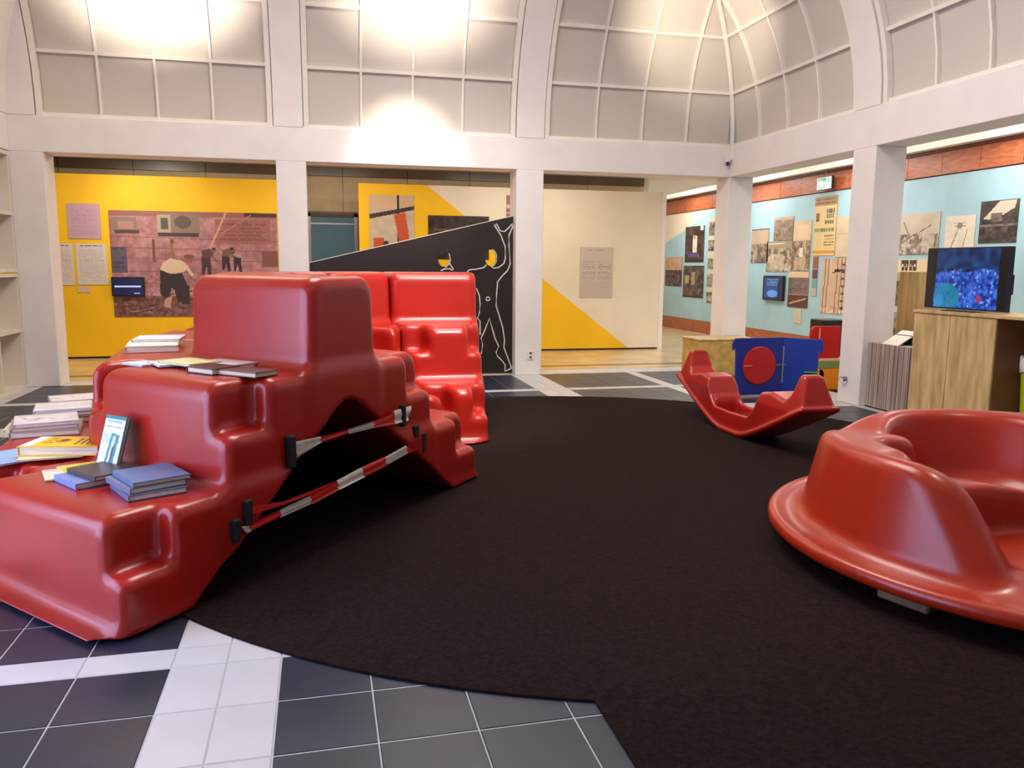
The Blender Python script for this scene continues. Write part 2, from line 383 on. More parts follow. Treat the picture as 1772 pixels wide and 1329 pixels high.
# ------------------------------------------------------------------ painted prints
class Cv:
    def __init__(s, w, h, c):
        s.w, s.h = w, h; s.a = np.zeros((h, w, 3)) + np.array(c, float)
        s.U, s.V = np.meshgrid((np.arange(w) + .5) / w, (np.arange(h) + .5) / h)
    def rect(s, x0, y0, x1, y1, c, al=1.0):
        m = (s.U >= x0) & (s.U < x1) & (s.V >= y0) & (s.V < y1); s.a[m] = s.a[m] * (1 - al) + np.array(c) * al
    def poly(s, p, c, al=1.0):
        m = np.zeros(s.U.shape, bool); n = len(p)
        for i in range(n):
            (x1, y1), (x2, y2) = p[i], p[(i + 1) % n]
            if y1 == y2: continue
            m ^= ((y1 > s.V) != (y2 > s.V)) & (s.U < (x2 - x1) * (s.V - y1) / (y2 - y1) + x1)
        s.a[m] = s.a[m] * (1 - al) + np.array(c) * al
    def ell(s, x, y, rx, ry, c, al=1.0):
        m = ((s.U - x) / rx) ** 2 + ((s.V - y) / ry) ** 2 < 1; s.a[m] = s.a[m] * (1 - al) + np.array(c) * al
    def line(s, x1, y1, x2, y2, wd, c, al=1.0):
        asp = s.h / s.w; dx, dy = x2 - x1, (y2 - y1) * asp; L = math.hypot(dx, dy) + 1e-9
        px, py = s.U - x1, (s.V - y1) * asp; t = np.clip((px * dx + py * dy) / L / L, 0, 1)
        m = np.hypot(px - t * dx, py - t * dy) < wd / 2; s.a[m] = s.a[m] * (1 - al) + np.array(c) * al
    def noise(s, amp, sc, v0=0, v1=1, tint=(1, 1, 1)):
        gh, gw = max(2, int(s.h / sc) + 2), max(2, int(s.w / sc) + 2); g_ = RNG.uniform(-1, 1, (gh, gw))
        y = s.V * (gh - 1.01); x = s.U * (gw - 1.01); yi = y.astype(int); xi = x.astype(int); fy = y - yi; fx = x - xi
        n_ = (g_[yi, xi] * (1 - fx) + g_[yi, xi + 1] * fx) * (1 - fy) + (g_[yi + 1, xi] * (1 - fx) + g_[yi + 1, xi + 1] * fx) * fy
        m = (s.V >= v0) & (s.V < v1); s.a += (n_ * amp * m)[..., None] * np.array(tint)
    def text(s, x0, y0, x1, y1, rows, c, bg=None, fill=.8):
        for r in range(rows):
            y = y0 + (y1 - y0) * r / rows; hh = (y1 - y0) / rows * .5; x = x0
            while x < x1 - .01:
                wl = random.uniform(.03, .12); 
                if x + wl > x1: wl = x1 - x
                if random.random() < fill + .1: s.rect(x, y, x + wl * .85, y + hh, c, .75)
                x += wl
def sheet(name, cv, org, right, upv, W, H, m, parent=None, th=.004, depth=.01, **k):
    """flat print: org = bottom left, front normal = right x up"""
    a = np.clip(cv.a, 0, 255); h, w_ = cv.h, cv.w
    R_ = np.array(right, float); U_ = np.array(upv, float); Nn = np.cross(R_, U_); O = np.array(org, float)
    xs = np.linspace(0, W, w_ + 1); ys = np.linspace(0, H, h + 1); X, Y = np.meshgrid(xs, ys)
    P = O + Nn * depth + X[..., None] * R_ + Y[..., None] * U_
    V = P.reshape(-1, 3); i = np.arange(h)[:, None] * (w_ + 1) + np.arange(w_)[None]
    F = np.stack([i, i + 1, i + w_ + 2, i + w_ + 1], -1).reshape(-1, 4)
    cols = lin(a[::-1].reshape(-1, 3)); nb = len(V)
    B = np.array([O, O + R_ * W, O + R_ * W + U_ * H, O + U_ * H]); B2 = B + Nn * depth
    V = np.vstack([V, B, B2]); ex = [(nb + 3, nb + 2, nb + 1, nb)] + [(nb + q, nb + (q + 1) % 4, nb + 4 + (q + 1) % 4, nb + 4 + q) for q in range(4)]
    me = bpy.data.meshes.new(name); me.from_pydata(V.tolist(), [], F.tolist() + ex); me.update()
    ca = me.color_attributes.new('Col', 'FLOAT_COLOR', 'CORNER')
    cc = np.vstack([cols, np.tile(cols.mean(0) * .6, (5, 1))]); cc = np.repeat(cc, 4, axis=0); cc = np.hstack([cc, np.ones((len(cc), 1))])
    ca.data.foreach_set('color', cc.ravel().astype(np.float32))
    return link(name, me, m, parent, **k)
def sh_back(name, cv, x0, x1, z0, z1, y=13.9, m=None, **k): return sheet(name, cv, (x0, y - .001, z0), (1, 0, 0), (0, 0, 1), x1 - x0, z1 - z0, m or prt, **k)
def sh_right(name, cv, y0, y1, z0, z1, x=8.66, m=None, **k):
    y0, y1 = max(y0, y1), min(y0, y1); return sheet(name, cv, (x - .001, y0, z0), (0, -1, 0), (0, 0, 1), y0 - y1, z1 - z0, m or prt, **k)
# large sepia photo
c = Cv(240, 160, (172, 122, 124)); c.noise(18, 22); c.noise(20, 6); c.noise(10, 2)
c.rect(0, 0, 1, .05, (150, 98, 92)); c.rect(0, .66, 1, .72, (150, 112, 104), .6)
for y in (.24, .34, .44, .56): c.line(0, y, 1, y + .03, .004, (130, 82, 78))
c.rect(.02, .06, .16, .20, (140, 116, 108)); c.rect(.05, .10, .14, .17, (176, 132, 122)); c.rect(.03, .18, .17, .21, (88, 62, 58))
c.rect(.28, .03, .36, .20, (176, 160, 140)); c.rect(.30, .06, .34, .17, (90, 84, 76)); c.rect(.36, .02, .53, .22, (140, 116, 104)); c.ell(.43, .1, .05, .06, (98, 82, 74)); c.rect(.28, .2, .52, .24, (76, 60, 54))
c.rect(0, .34, .09, .58, (98, 90, 108)); c.text(.01, .35, .085, .56, 5, (70, 66, 86)); c.rect(.24, .26, .26, .48, (120, 72, 66))
c.rect(.62, .06, .96, .3, (150, 92, 84), .7); c.text(.64, .1, .94, .28, 5, (126, 78, 74)); c.rect(.9, .36, 1, .52, (130, 84, 74)); c.rect(.8, .0, 1, .04, (76, 48, 46))
c.line(.69, 0, .55, .46, .012, (206, 160, 132)); c.line(.60, .32, .73, .46, .006, (196, 150, 120)); c.line(.84, .02, .66, .2, .004, (190, 140, 120))
c.rect(0, .80, 1, 1, (122, 82, 74)); c.noise(34, 3, .78, 1, (1, .9, .85)); c.noise(22, 2.2, .6, .8)
for q in range(26):
    x = random.random(); y = random.uniform(.78, .98); c.line(x, y, x + random.uniform(.04, .16), y + random.uniform(-.05, .03), .006, random.choice([(84, 52, 48), (176, 132, 116), (60, 40, 38)]))
def man(cx, cyy, s, top, leg, flip=1):
    c.poly([(cx - .045 * s, cyy - .12 * s), (cx + .035 * s * flip, cyy - .16 * s), (cx + .075 * s * flip, cyy - .08 * s), (cx + .03 * s, cyy + .03 * s), (cx - .05 * s, cyy + .02 * s)], top)
    c.poly([(cx - .05 * s, cyy), (cx + .04 * s, cyy), (cx + .05 * s, cyy + .28 * s), (cx + .015 * s, cyy + .28 * s), (cx - .002 * s, cyy + .12 * s), (cx - .03 * s, cyy + .27 * s), (cx - .05 * s, cyy + .26 * s)], leg)
    c.ell(cx + .08 * s * flip, cyy - .13 * s, .018 * s, .034 * s, (126, 80, 66)); c.ell(cx + .08 * s * flip, cyy - .158 * s, .02 * s, .016 * s, (44, 34, 32))
    c.line(cx + .04 * s * flip, cyy - .1 * s, cx + .10 * s * flip, cyy + .04 * s, .012 * s, top)
c.poly([(.28, .55), (.30, .48), (.345, .445), (.41, .46), (.455, .52), (.42, .57), (.34, .60)], (216, 190, 160))
c.poly([(.28, .55), (.34, .59), (.41, .58), (.44, .70), (.425, .85), (.375, .86), (.36, .74), (.345, .72), (.33, .80), (.30, .83), (.275, .78)], (54, 46, 44))
c.ell(.455, .455, .026, .035, (150, 96, 78)); c.ell(.455, .425, .032, .022, (120, 80, 70)); c.line(.43, .5, .47, .6, .018, (216, 186, 158)); c.line(.355, .3, .365, .42, .02, (150, 100, 84)); c.ell(.36, .28, .012, .02, (110, 72, 60))
c.poly([(.30, .83), (.345, .80), (.33, .92), (.29, .9)], (190, 150, 130)); c.rect(.40, .70, .45, .88, (60, 46, 44))
man(.56, .44, .6, (96, 66, 58), (70, 50, 46)); man(.68, .42, .5, (120, 84, 70), (60, 44, 42)); man(.75, .43, .5, (100, 72, 66), (60, 44, 42), -1)
sh_back('photo_print', c, -3.19, -.66, .66, 2.33, label='large sepia photo of workers bending among planks, on the yellow wall', cat='photo')
def textsheet(bg, ink, rows=18, title=True, tint=0):
    c = Cv(34, 44, bg)
    if title: c.text(.15, .05, .85, .10, 1, ink, fill=1)
    c.text(.08, .16, .92, .94, rows, tuple(np.array(bg) * .8 + np.array(ink) * .2)); return c
sh_back('text_panel', textsheet((196, 160, 176), (110, 80, 96), 14, False), -3.78, -3.31, 1.88, 2.42, label='pinkish text panel at top left of the yellow wall', cat='panel')
sh_back('text_panel', textsheet((216, 204, 196), (80, 74, 80)), -4.09, -3.73, 1.16, 1.81, label='pale text sheet next to the left column, left one of two', cat='panel')
sh_back('text_panel', textsheet((216, 206, 200), (70, 66, 76)), -3.69, -3.25, 1.17, 1.81, label='pale text sheet beside the large sepia photo, right one of two', cat='panel')
sh_back('caption_card', textsheet((214, 190, 168), (90, 80, 80), 5, False), -3.70, -3.52, 1.05, 1.14, label='small caption card under the pale text sheets', cat='card')
def tv(name, org, right, W, H, cv, label, cat, frame=.02, parent=None, thick=.05, foot=False, rec=.0):
    """wall screen: org bottom left front corner of housing"""
    R_ = Vector(right); U_ = Vector((0, 0, 1)); Nn = R_.cross(U_)
    T = Matrix((( R_.x, Nn.x, 0, org[0]), (R_.y, Nn.y, 0, org[1]), (0, 0, 1, org[2]), (0, 0, 0, 1)))
    t = empty(name, org, label, cat)
    T0 = Matrix.Translation(-Vector(org)) @ T
    MB().box(0, W, -thick, 0, 0, H, .006, M=T0).build('housing', dark, t)
    s_ = sheet('screen', cv, tuple(Vector((0, 0, 0)) + R_ * frame + U_ * frame), right, (0, 0, 1), W - 2 * frame, H - 2 * frame, scr, t, depth=.003)
    return t
c = Cv(50, 30, (10, 20, 66)); c.rect(.06, .44, .94, .52, (196, 214, 255)); c.rect(.7, .86, .9, .93, (150, 170, 230))
tv('video_screen', (-3.2, 13.835, .99), (1, 0, 0), .48, .30, c, 'small dark blue video screen with a white line, in front of the sepia photo', 'screen')
# crane photo
c = Cv(60, 88, (196, 180, 158)); c.noise(10, 8); c.rect(0, 0, 1, .22, (206, 176, 140)); c.rect(.62, 0, .66, .86, (48, 38, 36)); c.poly([(0, .3), (1, .16), (1, .22), (0, .37)], (60, 48, 46))
c.poly([(.54, .30), (.80, .26), (.92, .80), (.70, .86)], (196, 84, 52)); c.rect(.08, .66, .32, .9, (196, 84, 50)); c.ell(.36, .76, .06, .06, (70, 50, 44)); c.rect(.05, .9, .4, .94, (60, 48, 44)); c.rect(.9, .78, .98, .9, (80, 50, 44)); c.rect(.33, .82, .4, .9, (214, 204, 190))
sh_back('photo_print', c, .84, 1.59, 1.6, 2.68, label='photo of a red crane against pale sky, on yellow', cat='photo')
c = Cv(84, 40, (52, 40, 34)); c.noise(22, 4); c.text(.1, .3, .8, .7, 4, (130, 104, 82), fill=.5)
sh_back('photo_print', c, 1.83, 2.89, 1.62, 2.36, label='dark landscape photo half hidden by the sloping black board', cat='photo')
c = Cv(12, 24, (150, 92, 96)); c.rect(0, .3, 1, .4, (210, 180, 176)); c.rect(0, .55, 1, .6, (210, 180, 176)); c.noise(12, 3)
sh_back('photo_print', c, 3.2, 3.37, 2.2, 2.73, label='narrow pink print just left of the middle column', cat='photo')
c = Cv(44, 60, (202, 188, 176)); c.text(.25, .05, .75, .09, 1, (150, 136, 130)); c.text(.06, .26, .46, .44, 7, (166, 152, 148)); c.text(.54, .26, .96, .44, 7, (166, 152, 148)); c.text(.06, .48, .46, .64, 6, (166, 152, 148)); c.text(.54, .48, .96, .64, 6, (166, 152, 148)); c.rect(0, .66, 1, 1, (194, 178, 172), .6)
sh_back('text_panel', c, 4.57, 5.19, .96, 1.86, label='grey two-column text panel on the cream partition', cat='panel')

# prints on the blue wall
def bw(w_, h_, sky=.35, lo=(60, 50, 44), hi=(206, 192, 170), crowd=True, contrast=50, horizon=None):
    c = Cv(w_, h_, hi); c.noise(10, 10); c.rect(0, sky, 1, 1, tuple((np.array(lo) * .5 + np.array(hi) * .5))); c.noise(contrast, 5, sky, 1); c.noise(contrast * .8, 2.5, sky, 1)
    for q in range(int(14)):
        x = random.random(); y = random.uniform(sky, .95); s = random.uniform(.03, .08)
        c.rect(x - s / 2, y, x + s / 2, y + s * 2.2, random.choice([lo, hi, tuple(np.array(lo) * 1.6)]), .8); c.ell(x, y - .01, s * .4, s * .4, hi)
    return c
c = Cv(34, 48, (66, 48, 44)); c.noise(30, 5); c.rect(.4, .28, .64, .72, (226, 206, 196)); c.ell(.5, .3, .1, .06, (190, 150, 130)); c.noise(40, 3, .5, 1, (.7, .5, 1)); c.rect(.2, .74, .8, .86, (96, 76, 170), .7); c.rect(0, .94, 1, 1, (24, 18, 30)); c.rect(.8, 0, .95, .12, (210, 220, 210))
sh_right('photo_print', c, 18.20, 17.22, 1.64, 2.48, label='dark colour photo with a pale standing figure, upper of two left of the corner column', cat='photo')
c = Cv(34, 46, (84, 70, 62)); c.noise(46, 4); c.rect(.1, .3, .3, .56, (190, 172, 132), .8); c.rect(.4, .2, .6, .6, (196, 170, 140), .7); c.rect(.5, .6, .7, .75, (60, 76, 120)); c.rect(.1, .7, .4, .95, (130, 60, 50), .6); c.rect(0, .96, 1, 1, (30, 20, 24))
sh_right('photo_print', c, 18.24, 17.17, .81, 1.56, label='dark crowd photo, lower of two left of the corner column', cat='photo')
c = Cv(30, 34, (196, 160, 130)); c.noise(20, 4); c.rect(0, .45, 1, 1, (78, 54, 62)); c.noise(50, 2.5, .45, 1, (1, .9, 1))
sh_right('photo_print', c, 19.3, 18.33, 1.05, 1.77, label='crowd photo at the far left end of the blue wall', cat='photo')
for q, (z0, z1, s) in enumerate([(2.25, 2.62, 'top'), (1.90, 2.22, 'second'), (1.5, 1.87, 'third'), (1.1, 1.46, 'fourth'), (.72, 1.06, 'lowest')]):
    sh_right('photo_print', bw(14, 18, .2 + .1 * (q % 3), hi=(214, 200, 176)), 17.0, 16.35, z0, z1, label='small sepia photo beside the corner column, %s of the column of five' % s, cat='photo', group='column of small sepia photos')
c = bw(28, 34, .45, (66, 54, 52), (196, 168, 146)); c.rect(0, 0, 1, .04, (60, 50, 60))
sh_right('photo_print', c, 15.1, 14.46, 1.62, 2.29, label='brownish photo right against the corner column', cat='photo')
sh_right('photo_print', bw(32, 26, .1, (96, 76, 64), (186, 166, 140), contrast=30), 14.28, 13.62, 2.04, 2.48, label='sepia photo highest and leftmost of the cluster over the small screen', cat='photo')
c = bw(38, 30, .25, (84, 70, 58), (216, 200, 176)); c.rect(0, .0, 1, .22, (140, 122, 100), .7); c.rect(0, .06, .7, .1, (226, 216, 200)); c.rect(.15, .45, .7, .95, (224, 206, 178), .6)
sh_right('photo_print', c, 14.5, 13.62, 1.45, 2.03, label='sepia photo of white-clad people directly above the small screen', cat='photo')
c = bw(28, 50, .4, (84, 68, 58), (216, 190, 160)); c.rect(.25, .08, .85, .36, (228, 206, 170), .8); c.rect(.4, .55, .6, .72, (232, 220, 204)); c.rect(.15, .72, .8, .98, (200, 176, 152), .7)
sh_right('photo_print', c, 13.6, 13.04, 1.47, 2.38, label='tall sepia photo left of the book-title poster', cat='photo')
c = Cv(40, 34, (12, 24, 60)); c.rect(.08, .06, .86, .92, (30, 70, 130)); c.text(.2, .12, .78, .42, 4, (160, 200, 240)); c.ell(.5, .75, .28, .16, (90, 150, 220)); c.rect(.78, .2, .9, .9, (10, 20, 70))
tv('video_screen', (8.60, 14.5, .89), (0, -1, 0), .72, .48, c, 'small blue video screen on the blue wall, below the sepia photos', 'screen')
c = Cv(30, 44, (150, 120, 120)); c.rect(0, 0, 1, .16, (226, 200, 160)); c.text(.02, .18, .98, .62, 10, (70, 56, 66)); c.rect(0, .2, .2, .62, (60, 104, 78), .6); c.rect(0, .66, 1, 1, (96, 54, 46)); c.line(.1, .9, .9, .74, .06, (196, 170, 150))
sh_right('chart_print', c, 13.68, 13.03, .79, 1.45, label='printed table with a brown picture below it, right of the small screen', cat='poster')
c = Cv(34, 84, (222, 196, 140)); c.rect(0, 0, 1, .16, (170, 128, 82)); c.text(.05, .03, .95, .15, 2, (74, 54, 44), fill=1); c.rect(.08, .27, .25, .42, (90, 50, 40)); c.rect(.13, .3, .2, .39, (140, 90, 70))
# stacked dark letter blocks, a green title line, yellow foot
for q, (y, x0, x1) in enumerate([(.21, .55, .95), (.30, .55, .92), (.40, .5, .92)]):
    for j in range(4): xx = x0 + (x1 - x0) * j / 4; c.rect(xx, y, xx + (x1 - x0) / 5.4, y + .07, (84, 84, 66)); c.rect(xx + .02, y + .025, xx + .05, y + .045, (222, 196, 140), .6)
for j in range(7): xx = .05 + j * .125; c.rect(xx, .53, xx + .1, .60, (92, 130, 66)); c.rect(xx + .03, .555, xx + .06, .58, (222, 196, 140), .7)
for q in range(4): c.text(.5, .66 + q * .05, .95, .70 + q * .05, 1, (96, 92, 70), fill=1)
c.rect(0, .92, 1, .96, (214, 150, 40)); c.rect(.4, .62, .5, .9, (226, 204, 150))
sh_right('title_poster', c, 12.97, 12.33, 1.74, 2.76, label='tall cream poster with dark and green lettering under the exit sign', cat='poster')
c = Cv(20, 30, (212, 188, 160)); c.noise(10, 6); c.rect(0, .4, 1, .44, (196, 170, 140))
sh_right('photo_print', c, 12.31, 11.75, 1.71, 2.38, label='nearly blank beige print right of the lettered poster', cat='poster')
c = Cv(40, 60, (206, 176, 150)); c.noise(8, 6)
for x in (.12, .22, .5, .62, .72, .9): c.line(x, 0, x - .04, 1, .025, (120, 88, 72))
for q in range(14): c.rect(.62, .03 + q * .065, .72, .065 + q * .065, (90, 66, 54)) if q % 2 else None
c.ell(.5, .22, .1, .03, (50, 36, 32)); c.line(.35, .26, .7, .2, .03, (50, 36, 32)); c.noise(36, 3, .86, 1)
sh_right('photo_print', c, 12.65, 11.75, .74, 1.69, label='sepia photo of tall poles beside the right-hand square column', cat='photo')
c = Cv(8, 40, (120, 170, 160)); c.rect(0, 0, 1, .3, (160, 92, 56)); c.rect(0, .32, 1, .55, (110, 60, 84)); c.rect(0, .8, 1, 1, (190, 180, 176))
sh_right('colour_strip', c, 12.93, 12.78, 1.02, 1.72, label='narrow vertical colour strip below the lettered poster', cat='poster')
sh_right('caption_card', textsheet((216, 200, 170), (120, 110, 100), 6, False), 13.42, 13.2, .50, .76, label='small cream caption card under the printed table', cat='card')
c = bw(50, 40, .5, (110, 92, 84), (204, 190, 172)); c.line(.05, .72, .8, .3, .015, (60, 46, 44)); c.line(.1, .2, .3, .6, .015, (50, 40, 40)); c.rect(.6, .5, .9, .95, (220, 206, 190), .6)
sh_right('photo_print', c, 10.75, 9.93, 1.73, 2.33, label='wide sepia beam-carrying photo just right of the square column', cat='photo')
c = Cv(40, 40, (222, 212, 194)); c.line(.5, .2, .2, .9, .03, (140, 120, 100)); c.line(.75, .35, .6, .95, .03, (150, 130, 110)); c.ell(.5, .25, .1, .07, (150, 130, 112)); c.text(.3, .18, .7, .3, 2, (140, 120, 100)); c.noise(8, 4)
sh_right('photo_print', c, 9.82, 9.28, 1.70, 2.25, label='very pale photo above the left part of the television', cat='photo')
c = Cv(44, 54, (60, 52, 48)); c.noise(18, 5); c.poly([(.1, .42), (.5, .02), (.95, .02), (.9, .2), (.4, .46)], (206, 194, 176)); c.rect(.3, .3, .6, .5, (110, 98, 88)); c.rect(0, .55, 1, .62, (150, 134, 118), .6); c.noise(30, 3, .4, 1)
sh_right('photo_print', c, 9.21, 8.60, 1.86, 2.41, label='dark photo with a white slab shape, above the television', cat='photo')
c = Cv(46, 14, (226, 206, 170)); c.text(.1, .1, .5, .9, 1, (60, 46, 40), fill=1)
for j in range(4): c.rect(.12 + j * .1, .1, .19 + j * .1, .85, (66, 50, 44)); c.rect(.14 + j * .1, .35, .17 + j * .1, .55, (226, 206, 170))
sh_right('lettered_strip', c, 10.75, 9.9, 1.46, 1.66, label='cream strip with dark capitals left of the television', cat='poster')
sh_right('photo_print', bw(14, 30, .2, (60, 44, 40), (180, 150, 130)), 10.75, 10.4, .95, 1.43, label='brown narrow photo beside the plywood board, upper', cat='photo')
sh_right('photo_print', bw(14, 20, .2, (50, 44, 44), (150, 140, 136)), 10.75, 10.4, .50, .85, label='dark narrow photo beside the plywood board, lower', cat='photo')
# exit sign
c = Cv(60, 36, (36, 150, 104)); c.rect(.62, .0, 1, 1, (226, 240, 226)); c.poly([(.08, .5), (.28, .2), (.28, .4), (.55, .4), (.55, .6), (.28, .6), (.28, .8)], (240, 250, 240)); c.rect(.68, .15, .94, .85, (190, 220, 196)); c.ell(.78, .28, .05, .08, (36, 150, 104)); c.line(.78, .36, .74, .6, .06, (36, 150, 104)); c.line(.74, .6, .82, .8, .04, (36, 150, 104)); c.line(.74, .6, .66, .78, .04, (36, 150, 104)); c.rect(0, 0, 1, .06, (230, 240, 230)); c.rect(0, .94, 1, 1, (230, 240, 230)); c.rect(0, 0, .04, 1, (230, 240, 230))
ex = tv('exit_sign', (8.52, 12.76, 2.86), (0, -1, 0), .42, .22, c, 'green and white emergency exit sign with an arrow pointing left', 'sign', frame=.008, thick=.05)
MB().tube([(.03, -.2, .22), (.03, -.2, .36)], .006).build('hanger', metalm, ex)

# ------------------------------------------------------------------ shelving on the left
sb = empty('shelving_unit', (-3.5, 10.3, 0), 'white built-in open shelving with square compartments along the left side', 'shelf')
MB().box(-.31, -.28, -5.4, .46, 0, 2.80).build('back_board', cream, sb)
for q, z in enumerate((0.02, .70, 1.385, 2.075, 2.765)):
    if q == 2: MB().box(-.28, .0, -5.4, .46, z - .05, z - .008).build('shelf_board', cream, sb); MB().box(-.28, .0, -5.4, .46, z + .008, z + .045).build('shelf_board', cream, sb)
    else: MB().box(-.28, .0, -5.4, .46, z - .022, z + .022).build('shelf_board', cream, sb)
for q in range(9):
    y = .44 - q * .70
    for a, b in ((.044, .676), (.724, 1.333), (1.432, 2.051), (2.099, 2.741)): MB().box(-.28, -.01, y - .018, y + .018, a, b).build('divider', cream, sb)
MB().box(-.28, -.03, -5.4, .46, -.0, -.003 + .0).v
# ------------------------------------------------------------------ small fittings
o = empty('security_camera', (5.70, 10.72, 3.0), 'small security camera in the corner where the beams meet', 'camera')
MB().box(-.03, .03, -.03, .03, .0, .06, .008).build('housing', white, o); MB().lathe([(.022, -.05), (.022, 0)], 12).build('lens', dark, o, smooth=True); MB().box(.0, .07, .0, .06, .03, .05).build('bracket', white, o)
o = empty('wall_socket', (2.84, 10.775, .28), 'white power socket low on the middle square column', 'socket')
MB().box(-.045, .045, -.012, .0, -.06, .06, .004).build('cover_plate', white, o)
for z in (-.028, .028): MB().lathe([(.022, 0), (.02, .002)], 14, M=Matrix.Translation((0, -.012, z)) @ Matrix.Rotation(math.pi / 2, 4, 'X')).build('outlet', metalm, o)
o = empty('wall_hook', (5.765, 7.86, .27), 'small grey cable hook near the foot of the right-hand square column', 'hook')
MB().box(-.008, 0, -.03, .03, -.03, .03, .003).build('base_plate', metalm, o)
MB().tube([(-.01, 0, 0), (-.05, .03, .03), (-.05, .05, -.01), (-.03, -.02, -.04), (-.01, -.03, -.02)], .008).build('cable', metalm, o)
# black sloping board with cut-out heads
bb = empty('silhouette_board', (0, 10.95, 0), 'black board with a sloping top, white body outlines and two head-holes', 'board')
from mathutils.geometry import tessellate_polygon
def holed(pts, holes, y0, y1):
    loops = [[Vector((p[0], p[1], 0)) for p in pts]] + [[Vector((p[0], p[1], 0)) for p in h] for h in holes]
    tri = tessellate_polygon(loops); flat = [q for l in loops for q in l]; n = len(flat)
    v = [(q.x, y0, q.y) for q in flat] + [(q.x, y1, q.y) for q in flat]
    f = [tuple(t) for t in tri] + [tuple(i + n for i in t[::-1]) for t in tri]; k = 0
    for l in loops:
        m_ = len(l); f += [(k + i, k + (i + 1) % m_, n + k + (i + 1) % m_, n + k + i) for i in range(m_)]; k += m_
    return v, f
def oval(cx, cz, rx, rz, n=28): return [(cx + rx * math.cos(2 * math.pi * i / n), cz + rz * math.sin(2 * math.pi * i / n)) for i in range(n)]
bbp = [(-.12, .01), (2.615, .01), (2.615, 2.19), (-.12, 1.53)]
v, f = holed(bbp, [oval(1.65, 1.605, .078, .112), oval(2.30, 1.62, .078, .112)], -.012, .012)
mb = MB(); mb.add(v, f); mb.build('board_face', black_m, bb)
MB().prism([(-.12, 1.53), (2.615, 2.19), (2.615, 2.20), (-.12, 1.54)], -.014, .014, 1).build('top_edge', outl, bb)
def zx(px, py):  # position on the board measured from the detail study (zoom pixels of a 779 x 1329 crop)
    x = 730 + px / 4.582; y = 370 + py / 4.582
    r_ = fw + r2 * ((x - 886) / 1385.46) - u2 * ((y - 664.5) / 1385.46); t_ = 10.936 / r_.y
    return (r_.x * t_, -.018, 1.5 + r_.z * t_)
L1 = [(575, 92), (590, 80), (620, 135), (655, 142), (690, 110), (718, 80), (722, 100), (690, 170), (690, 250), (700, 400), (680, 450), (640, 490), (600, 540), (592, 640), (588, 730), (610, 800), (640, 900), (655, 1000), (650, 1060), (680, 1140), (710, 1222), (738, 1228)]
L2 = [(575, 92), (625, 170), (660, 260), (662, 350), (650, 395), (610, 425), (570, 432), (548, 415)]
L3 = [(710, 1222), (690, 1235), (658, 1248), (660, 1200), (640, 1170), (600, 1130), (588, 1100), (608, 1050), (580, 990), (560, 920), (535, 830), (500, 920), (470, 985), (482, 1040), (470, 1110)]
L4 = [(512, 405), (490, 428), (430, 440), (375, 445), (360, 462)]
L5 = [(432, 590), (455, 650), (462, 720), (455, 790), (440, 830), (460, 850), (462, 960)]
L6 = [(228, 360), (222, 400), (250, 440), (245, 450), (215, 435), (180, 438), (150, 452)]
L7 = [(225, 400), (245, 445)]
for L in (L1, L2, L3, L4, L5, L6): MB().tube([zx(*q) for q in L], .010, 6).build('body_outline', outl, bb)
MB().tube([(2.30 + .085 * math.cos(a), -.018, 1.62 + .12 * math.sin(a)) for a in np.linspace(-1.6, 1.3, 10)], .007).build('body_outline', outl, bb)
MB().tube([(1.65 + .085 * math.cos(a), -.018, 1.605 + .12 * math.sin(a)) for a in np.linspace(-1.4, .6, 8)], .007).build('body_outline', outl, bb)
MB().tube([zx(*q) for q in [(508, 680), (515, 660), (528, 660), (540, 675), (535, 688), (512, 688), (508, 680)]], .010).build('navel_mark', outl, bb)
